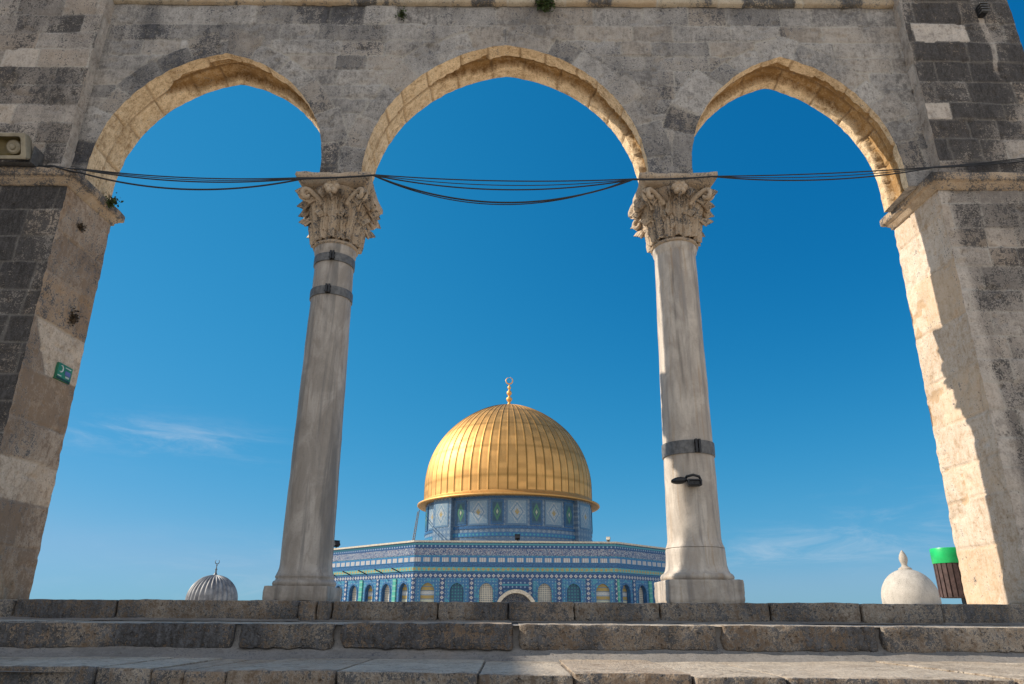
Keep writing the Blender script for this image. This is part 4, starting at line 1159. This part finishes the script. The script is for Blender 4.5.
mb = MB(); mb.box((-15.3, -1.12, 6.5), (-10.08, 6.58, 6.75)); mb.box((-15.2, -1.05, 6.75), (-10.15, 6.53, 6.9)); mb.build('shade_block_cap', M_COPE, sb, smooth=False)

# ================================================================ OTHER DOMES
M_LEAD = plain_mat('weathered_lead', (0.25, 0.25, 0.255), 0.55, 0.15, bmp=0.05, scale=0.6, col2=(0.11, 0.11, 0.12))
M_WHITEW = stone_mat('whitewashed_plaster', (0.56, 0.51, 0.445), (0.34, 0.305, 0.26), lichen=(0.13, 0.115, 0.10), bmp=0.15)
gx, gy = -79.2, 200.0
gd = thing('ribbed_dome_building', (gx, gy, 0), 'distant grey ribbed lead dome seen low to the left of the columns', 'building')
dp, dc = dome_mesh((gx, gy), 6.1, 3.35, 2.2, 30, 6, 0.3, 50, flute=True, amp=0.40)
mb = MB(); mb.grid(dp, dc, wrap=True); gdome = mb.build('dome', M_LEAD, gd)
mb = MB(); mb.lathe([(.7, 9.6), (.4, 10.0), (.25, 10.4), (.18, 10.9), (.32, 11.2), (.14, 11.5), (.10, 12.0), (.22, 12.2), (.08, 12.4), (.05, 12.6), (.01, 12.62)], (gx, gy, 0), 14)
pts, rad = [], []
for i in range(25):
    a = math.pi / 2 + .5 + (TAU - 1.0) * i / 24; pts.append((gx + .55 * math.cos(a), gy, 13.15 + .55 * math.sin(a))); rad.append(.05 + .07 * math.sin(math.pi * i / 24))
mb.tube(pts, rad, 8); mb.build('finial', M_POLE, gdome)
mb = MB(); mb.lathe([(6.75, 0), (6.75, 2.0), (7.0, 2.05), (7.0, 2.35), (6.5, 2.4)], (gx, gy, 0), 48); mb.build('drum', M_WHITEW, gd, smooth='auto')

wx, wy = 23.9, 45.0
wd = thing('white_domed_kiosk', (wx, wy, 0), 'small whitewashed dome with a carved stone finial, beside the green topped bin', 'kiosk')
zz = np.linspace(0, math.pi / 2, 26)
prof = [(1.57, .55), (1.57, .95)] + [(1.57 * math.cos(a) if a < 1.57 else 0.01, 1.0 + 1.68 * math.sin(a)) for a in zz]
mb = MB(); mb.lathe(prof, (wx, wy, 0), 64, 0.012, C=(0.75, 0, 0.24, 0.25)); wdome = mb.build('dome', M_WHITEW, wd)
mb = MB(); mb.lathe([(.36, 2.58), (.38, 2.66), (.36, 2.72), (.28, 2.77), (.17, 2.83), (.15, 2.92), (.19, 3.04), (.235, 3.18), (.24, 3.32), (.20, 3.48), (.13, 3.62), (.05, 3.74), (.01, 3.78)], (wx, wy, 0), 24, 0.02, C=(0.6, 0, 0.3, 0.6)); mb.build('finial', M_WHITEW, wdome)
mb = MB()
mb.lathe([(2.0, 0), (2.0, .45), (2.12, .50), (2.12, .60), (1.86, .64)], (wx, wy, 0), 8, C=(0.7, 0, 0.05, 0.3), a0=R(22.5)); mb.build('octagonal_base', M_WHITEW, wd, smooth=False)

# ================================================================ SMALL THINGS
# litter bin
M_GREEN = plain_mat('bright_green_enamel', (0.015, 0.50, 0.14), 0.35, var=0.12, bmp=0.05, scale=5)
M_BROWN = plain_mat('brown_slatted_wood', (0.085, 0.05, 0.045), 0.7, bmp=0.3, scale=20)
bx, by = 4.755, 8.0
bn = thing('litter_bin', (bx, by, 0), 'brown litter bin with a bright green rim standing behind the right pier', 'bin')
mb = MB()
mb.lathe([(.02, .105), (.150, .105), (.156, .12), (.160, .30), (.164, .485), (.15, .49)], (bx, by, 0), 40)
for i in range(20):
    a = i * TAU / 20; Mx = Matrix.Translation((bx, by, 0)) @ Matrix.Rotation(a, 4, 'Z')
    mb.box((.155, -.019, .112), (.1695, .019, .478), M=Mx)
body = mb.build('bin_body', M_BROWN, bn, smooth=False)
mb = MB(); mb.lathe([(.150, .455), (.174, .455), (.177, .46), (.178, .60), (.174, .612), (.166, .612), (.15, .60), (.15, .455)], (bx, by, 0), 48); mb.build('rim', M_GREEN, bn, smooth='auto')
mb = MB(); mb.box((bx + .05, by - .03, 0), (bx + .10, by + .03, .12)); mb.lathe([(.10, .001), (.10, .018), (.02, .02)], (bx + .075, by, 0), 16); mb.build('post', M_BLACK, bn, smooth=False)

# horn loudspeaker on the left impost
M_BEIGE = plain_mat('aged_beige_plastic', (0.36, 0.31, 0.22), 0.5, var=0.2, bmp=0.05)
M_BEIGE_IN = plain_mat('yellowed_horn_plastic', (0.20, 0.155, 0.06), 0.5, var=0.25, bmp=0.0)
x0, x1, z0, z1, ys = -4.86, -4.50, 3.87, 4.11, 5.50
lsp = thing('horn_loudspeaker', ((x0 + x1) / 2, 5.58, 3.83), 'beige rectangular horn loudspeaker sitting on the left impost', 'loudspeaker')
mb = MB(); xc, zc = (x0 + x1) / 2, (z0 + z1) / 2
def rrect(hw, hh, r, n=6):
    out = []
    for sx_, sz_, a0 in ((1, 1, 0), (-1, 1, 90), (-1, -1, 180), (1, -1, 270)):
        for i in range(n + 1):
            a = R(a0 + 90 * i / n); out.append((sx_ * (hw - r) + r * math.cos(a), sz_ * (hh - r) + r * math.sin(a)))
    return out
def loft(mb, rings):
    P = np.array([[(xc + x, y, zc + z) for x, z in rg] for y, rg in rings])
    mb.grid(np.swapaxes(P, 0, 1), wrap=True)
loft(mb, [(5.69, rrect(.10, .08, .03)), (5.63, rrect(.155, .10, .03)), (5.56, rrect(.178, .118, .02)), (ys, rrect(.18, .12, .02)), (ys - .004, rrect(.176, .116, .02)), (ys - .004, rrect(.138, .088, .03)), (ys + .01, rrect(.134, .085, .03))])
def tilt(mb, ang=R(-24), pv=(5.62, 3.87)):
    for v in mb.v:
        y, z = v[:, 1] - pv[0], v[:, 2] - pv[1]
        v[:, 1], v[:, 2] = pv[0] + y * math.cos(ang) - z * math.sin(ang), pv[1] + y * math.sin(ang) + z * math.cos(ang)
    return mb
tilt(mb, R(24)).build('housing', M_BEIGE, lsp, smooth='auto')
mb = MB(); loft(mb, [(ys + .01, rrect(.134, .085, .03)), (ys + .05, rrect(.115, .075, .03)), (ys + .09, rrect(.09, .07, .03)), (ys + .10, rrect(.01, .01, .005))]); tilt(mb, R(24)).build('horn_mouth', M_BEIGE_IN, lsp)
mb = MB(); mb.lathe([(.066, -.055), (.070, -.01), (.066, .012), (.050, .022), (.030, .018), (.024, .03), (.012, .034), (.001, .034)], (xc + .035, ys + .055, zc), 32, axis=(0, -1, 0)); tilt(mb, R(24)).build('driver_cone', M_BEIGE, lsp, smooth='auto')
mb = MB(); mb.box((x1 + .0, ys + .06, 3.825), (x1 + .012, 5.70, 4.0)); mb.box((x0, ys + .08, 3.822), (x1, 5.66, 3.84)); mb.build('bracket', M_IRON, lsp, smooth=False)

# green enamel sign on the left pier's inner face
M_SIGN = plain_mat('green_enamel', (0.03, 0.22, 0.12), 0.4, var=0.2, bmp=0)
M_SIGNW = plain_mat('white_paint', (0.62, 0.66, 0.62), 0.5, var=0.1, bmp=0)
M_SIGNB = plain_mat('violet_blue_paint', (0.16, 0.18, 0.45), 0.5, var=0.2, bmp=0)
M_SIGND = plain_mat('dark_green_paint', (0.012, 0.05, 0.04), 0.5, var=0.2, bmp=0)
sg = thing('wall_sign', (-4.13, 6.22, 1.97), 'small green enamel sign fixed to the inner face of the left pier', 'sign')
sx_, SGY, SGZ = -4.163, 0.245, 0.055
def sgbox(mb, y0, y1, z0, z1, t): mb.box((sx_ - .03, y0 + SGY, z0 + SGZ), (sx_ + t, y1 + SGY, z1 + SGZ))
mb = MB(); sgbox(mb, 5.875, 6.085, 1.845, 1.995, .030); mb.build('plate', M_SIGN, sg, smooth=False)
mb = MB(); sgbox(mb, 5.877, 6.083, 1.847, 1.866, .0325); mb.build('lower_stripe', M_SIGND, sg, smooth=False)
mb = MB()
pts, rad = [], []
for i in range(15):
    a = R(120) - R(250) * i / 14; pts.append((sx_ + .031, 5.918 + SGY + .024 * math.cos(a), 1.945 + SGZ + .030 * math.sin(a))); rad.append(.002 + .006 * math.sin(math.pi * i / 14))
mb.tube(pts, rad, 6)
for j, (a, b, z) in enumerate(((5.975, 6.06, 1.972), (5.885, 5.94, 1.880))):
    sgbox(mb, a, b, z - .004, z + .004, .033)
mb.build('lettering', M_SIGNW, sg, smooth=False)
mb = MB(); sgbox(mb, 5.985, 6.065, 1.905, 1.945, .0325); mb.build('blue_field', M_SIGNB, sg, smooth=False)
mb = MB(); sgbox(mb, 6.0, 6.055, 1.882, 1.898, .033); mb.build('lettering', M_SIGNW, sg, smooth=False)

# security lamp strapped to the right column
yc = 5.815
sx0, sz0 = at_px(686, 481, yc)
lp = thing('column_lamp', (sx0, yc, sz0), 'black lamp with a flat visor clamped to the cream column below its iron band', 'lamp')
mb = MB(); loft_pts = []
for i in range(9):
    t = i / 8; loft_pts.append((sx0 - .125 + .13 * t, yc - .03, sz0 - .008 + .012 * t))
P = []
for i, p in enumerate(loft_pts):
    w = .026 * math.sin(math.pi * min(1, (i + .4) / 8.4)) ** .6 + .004
    P.append([(p[0], p[1] + w * 1.6 * math.cos(a), p[2] + w * math.sin(a)) for a in np.linspace(0, TAU, 12, endpoint=False)])
mb.grid(np.swapaxes(np.array(P), 0, 1), wrap=True); mb.build('visor', M_BLACK, lp)
mb = MB(); xc, zc = sx0 + .055, sz0 - .022
loft(mb, [(yc + .04, rrect(.03, .02, .01)), (yc - .02, rrect(.055, .026, .012)), (yc - .07, rrect(.058, .028, .012)), (yc - .075, rrect(.046, .018, .01)), (yc - .06, rrect(.04, .014, .008)), (yc - .06, rrect(.004, .003, .001))]); mb.build('lamp_housing', M_BLACK, lp, smooth='auto')
mb = MB(); mb.tube([(sx0 - .01, yc + .02, sz0 + .005), (sx0 + .0, yc - .04, sz0 + .030), (sx0 + .05, yc - .05, sz0 + .042), (sx0 + .10, yc - .04, sz0 + .03), (sx0 + .118, yc - .02, sz0), (sx0 + .108, yc + .02, sz0 - .03)], .011, 8); mb.build('bracket', M_BLACK, lp)

# ribbed black wall lamp at the top of the right pier
wlx, wlz = at_px(985, 6, 5.60)
wl = thing('wall_lamp', (wlx, 5.68, wlz), 'ribbed black lamp fixed high on the right pier above a pale streak', 'lamp')
mb = MB(); xc, zc = wlx, wlz
loft(mb, [(5.70, rrect(.03, .065, .015)), (5.66, rrect(.036, .07, .015)), (5.62, rrect(.034, .068, .015)), (5.61, rrect(.02, .05, .012)), (5.61, rrect(.002, .002, .001))])
hb = mb.build('lamp_housing', M_BLACK, wl, smooth='auto')
for i in range(4):
    mb = MB(); mb.box((wlx - .042, 5.60, wlz - .058 + .034 * i), (wlx + .042, 5.65, wlz - .049 + .034 * i)); mb.build('fin', M_IRON, wl, smooth=False)

# overhead cables, slung from the left impost by way of both capitals to the right pier
def sag(p, q, d, n=26):
    return [(p[0] + (q[0] - p[0]) * t, p[1] + (q[1] - p[1]) * t, p[2] + (q[2] - p[2]) * t - d * 4 * t * (1 - t)) for t in [i / n for i in range(n + 1)]]
runs = [
    ([(-4.75, 5.69, 3.90), (-4.32, 5.64, 3.84), (-4.05, 5.63, 3.800), (-1.99, 5.66, 3.735), (-1.30, 5.665, 3.775), (1.13, 5.645, 3.730), (1.88, 5.66, 3.775), (3.95, 5.60, 3.850), (5.0, 5.68, 4.03), (5.3, 5.69, 4.08)], (.012, .01, .05, .01, .045, .01, .022, .01, .005), .0058, 'uppermost of the black cables slung across the three arches'),
    ([(-4.70, 5.69, 3.87), (-4.34, 5.63, 3.836), (-4.07, 5.62, 3.790), (-1.97, 5.65, 3.72), (-1.32, 5.655, 3.765), (1.12, 5.635, 3.715), (1.87, 5.65, 3.765), (3.93, 5.59, 3.835), (5.0, 5.675, 3.99), (5.3, 5.69, 4.03)], (.010, .01, .085, .008, .135, .012, .085, .012, .006), .0066, 'middle one of the black cables slung across the three arches'),
    ([(-4.66, 5.69, 3.85), (-4.30, 5.615, 3.82), (-4.04, 5.61, 3.745), (-1.96, 5.64, 3.71), (-1.31, 5.645, 3.755), (1.11, 5.625, 3.705)], (.010, .01, .15, .006, .27), .0082, 'lowest and thickest black cable, sagging deepest under the middle arch'),
    ([(-4.72, 5.69, 3.885), (-4.33, 5.635, 3.838), (-4.06, 5.625, 3.796), (-1.98, 5.655, 3.728), (-1.31, 5.66, 3.770), (1.125, 5.64, 3.722), (1.875, 5.655, 3.77), (3.94, 5.595, 3.845), (5.0, 5.678, 4.01), (5.3, 5.69, 4.055)], (.011, .01, .068, .009, .09, .011, .055, .011, .006), .0042, 'thin cable strung between the uppermost and middle cables across all three arches'),
    ([(-1.33, 5.66, 3.77), (1.10, 5.64, 3.725)], (.30,), .005, 'thin black cable sagging beside the thickest one under the middle arch'),
]
for pts, sags, rad, lab in runs:
    P = []
    for i in range(len(pts) - 1):
        P += sag(pts[i], pts[i + 1], sags[i])[(1 if i else 0):]
    mb = MB(); mb.tube(P, rad, 7)
    tag(mb.build('overhead_cable', M_CABLE), lab, 'cable', 'black cables slung across the arches')

# plants rooted in the masonry
def leaf_mat(name, a, b_):
    mt, N, b = bsdf_mat(name)
    at = N.new('ShaderNodeAttribute', attribute_name='tone')
    sp = N.new('ShaderNodeSeparateColor'); N.l.new(at.outputs['Color'], sp.inputs[0])
    N.l.new(N.mix(sp.outputs[0], a, b_), b.inputs['Base Color']); b.inputs['Roughness'].default_value = 0.6
    b.inputs['Specular IOR Level'].default_value = 0.25
    return mt
M_LEAF = leaf_mat('dark_green_leaves', (0.018, 0.035, 0.010), (0.07, 0.10, 0.028))
M_DRY = leaf_mat('dry_brown_stems', (0.03, 0.022, 0.014), (0.09, 0.06, 0.035))
M_STEM = plain_mat('woody_stem', (0.10, 0.07, 0.04), 0.8, bmp=0)
def bush(name, root, size, n, down, label, out=(0, -1, 0), leafm=None, lsz=.022, group=None, cat='plant'):
    rng = random.Random(int(abs(root[0] * 977) + n)); t = thing(name, root, label, cat, group)
    st, lf = MB(), MB(); o = Vector(out)
    for i in range(n):
        d = (o * rng.uniform(.3, 1) + Vector((rng.gauss(0, .55), rng.gauss(0, .3), rng.gauss(-down, .6)))).normalized()
        if d.dot(o) < 0.05: d = (d + o * (0.1 - d.dot(o))).normalized()
        L = size * rng.uniform(.45, 1.05)
        pts = [Vector(root) + d * L * q + Vector((0, 0, -down * .35 * L * q * q)) for q in (0, .35, .7, 1)]
        st.tube(pts, [.006, .005, .004, .002], 5)
        for k in range(9):
            q = rng.uniform(.25, 1.05); c = Vector(root) + d * L * q + Vector((rng.gauss(0, .02), rng.gauss(0, .02), rng.gauss(0, .02) - down * .35 * L * q * q))
            a = Vector((rng.gauss(0, 1), rng.gauss(0, 1), rng.gauss(0, .7))).normalized(); b_ = a.cross(Vector((rng.gauss(0, 1), rng.gauss(0, 1), rng.gauss(0, 1)))).normalized()
            s = lsz * rng.uniform(.6, 1.3); up = a.cross(b_) * s * .25
            tone = rng.random()
            lf.add([tuple(c - a * s), tuple(c + b_ * s * .6 + up), tuple(c + a * s), tuple(c - b_ * s * .6 + up)], [(0, 1, 2), (0, 2, 3)], C=[(tone, 0, 0, 1)] * 4)
    st.build('stems', M_STEM, t); lf.build('leaves', leafm or M_LEAF, t, smooth=False)
x, z = at_px(545, 4, 5.80); bush('wall_plant', (x, 5.80, z), .17, 34, .35, 'bushy green plant growing from the coping above the middle arch')
x, z = at_px(402, 14, 5.82); bush('wall_plant', (x, 5.82, z), .07, 12, .3, 'tiny dark plant in the wall joint left of the middle arch crown', lsz=.014)
bush('wall_plant', (-4.09, 6.20, 3.80), .11, 12, .0, 'small weed sprouting on the inner tip of the left impost', out=(1, 0, .2), lsz=.018)
bush('dry_tuft', (-4.172, 5.98, 3.40), .045, 12, .8, 'upper dry brown tuft on the left pier, just under its impost', out=(1, 0, 0), leafm=M_DRY, lsz=.014)
bush('dry_tuft', (-4.152, 6.16, 2.53), .06, 16, .8, 'larger dry brown tuft on the left pier, above the green sign', out=(1, 0, 0), leafm=M_DRY, lsz=.015)
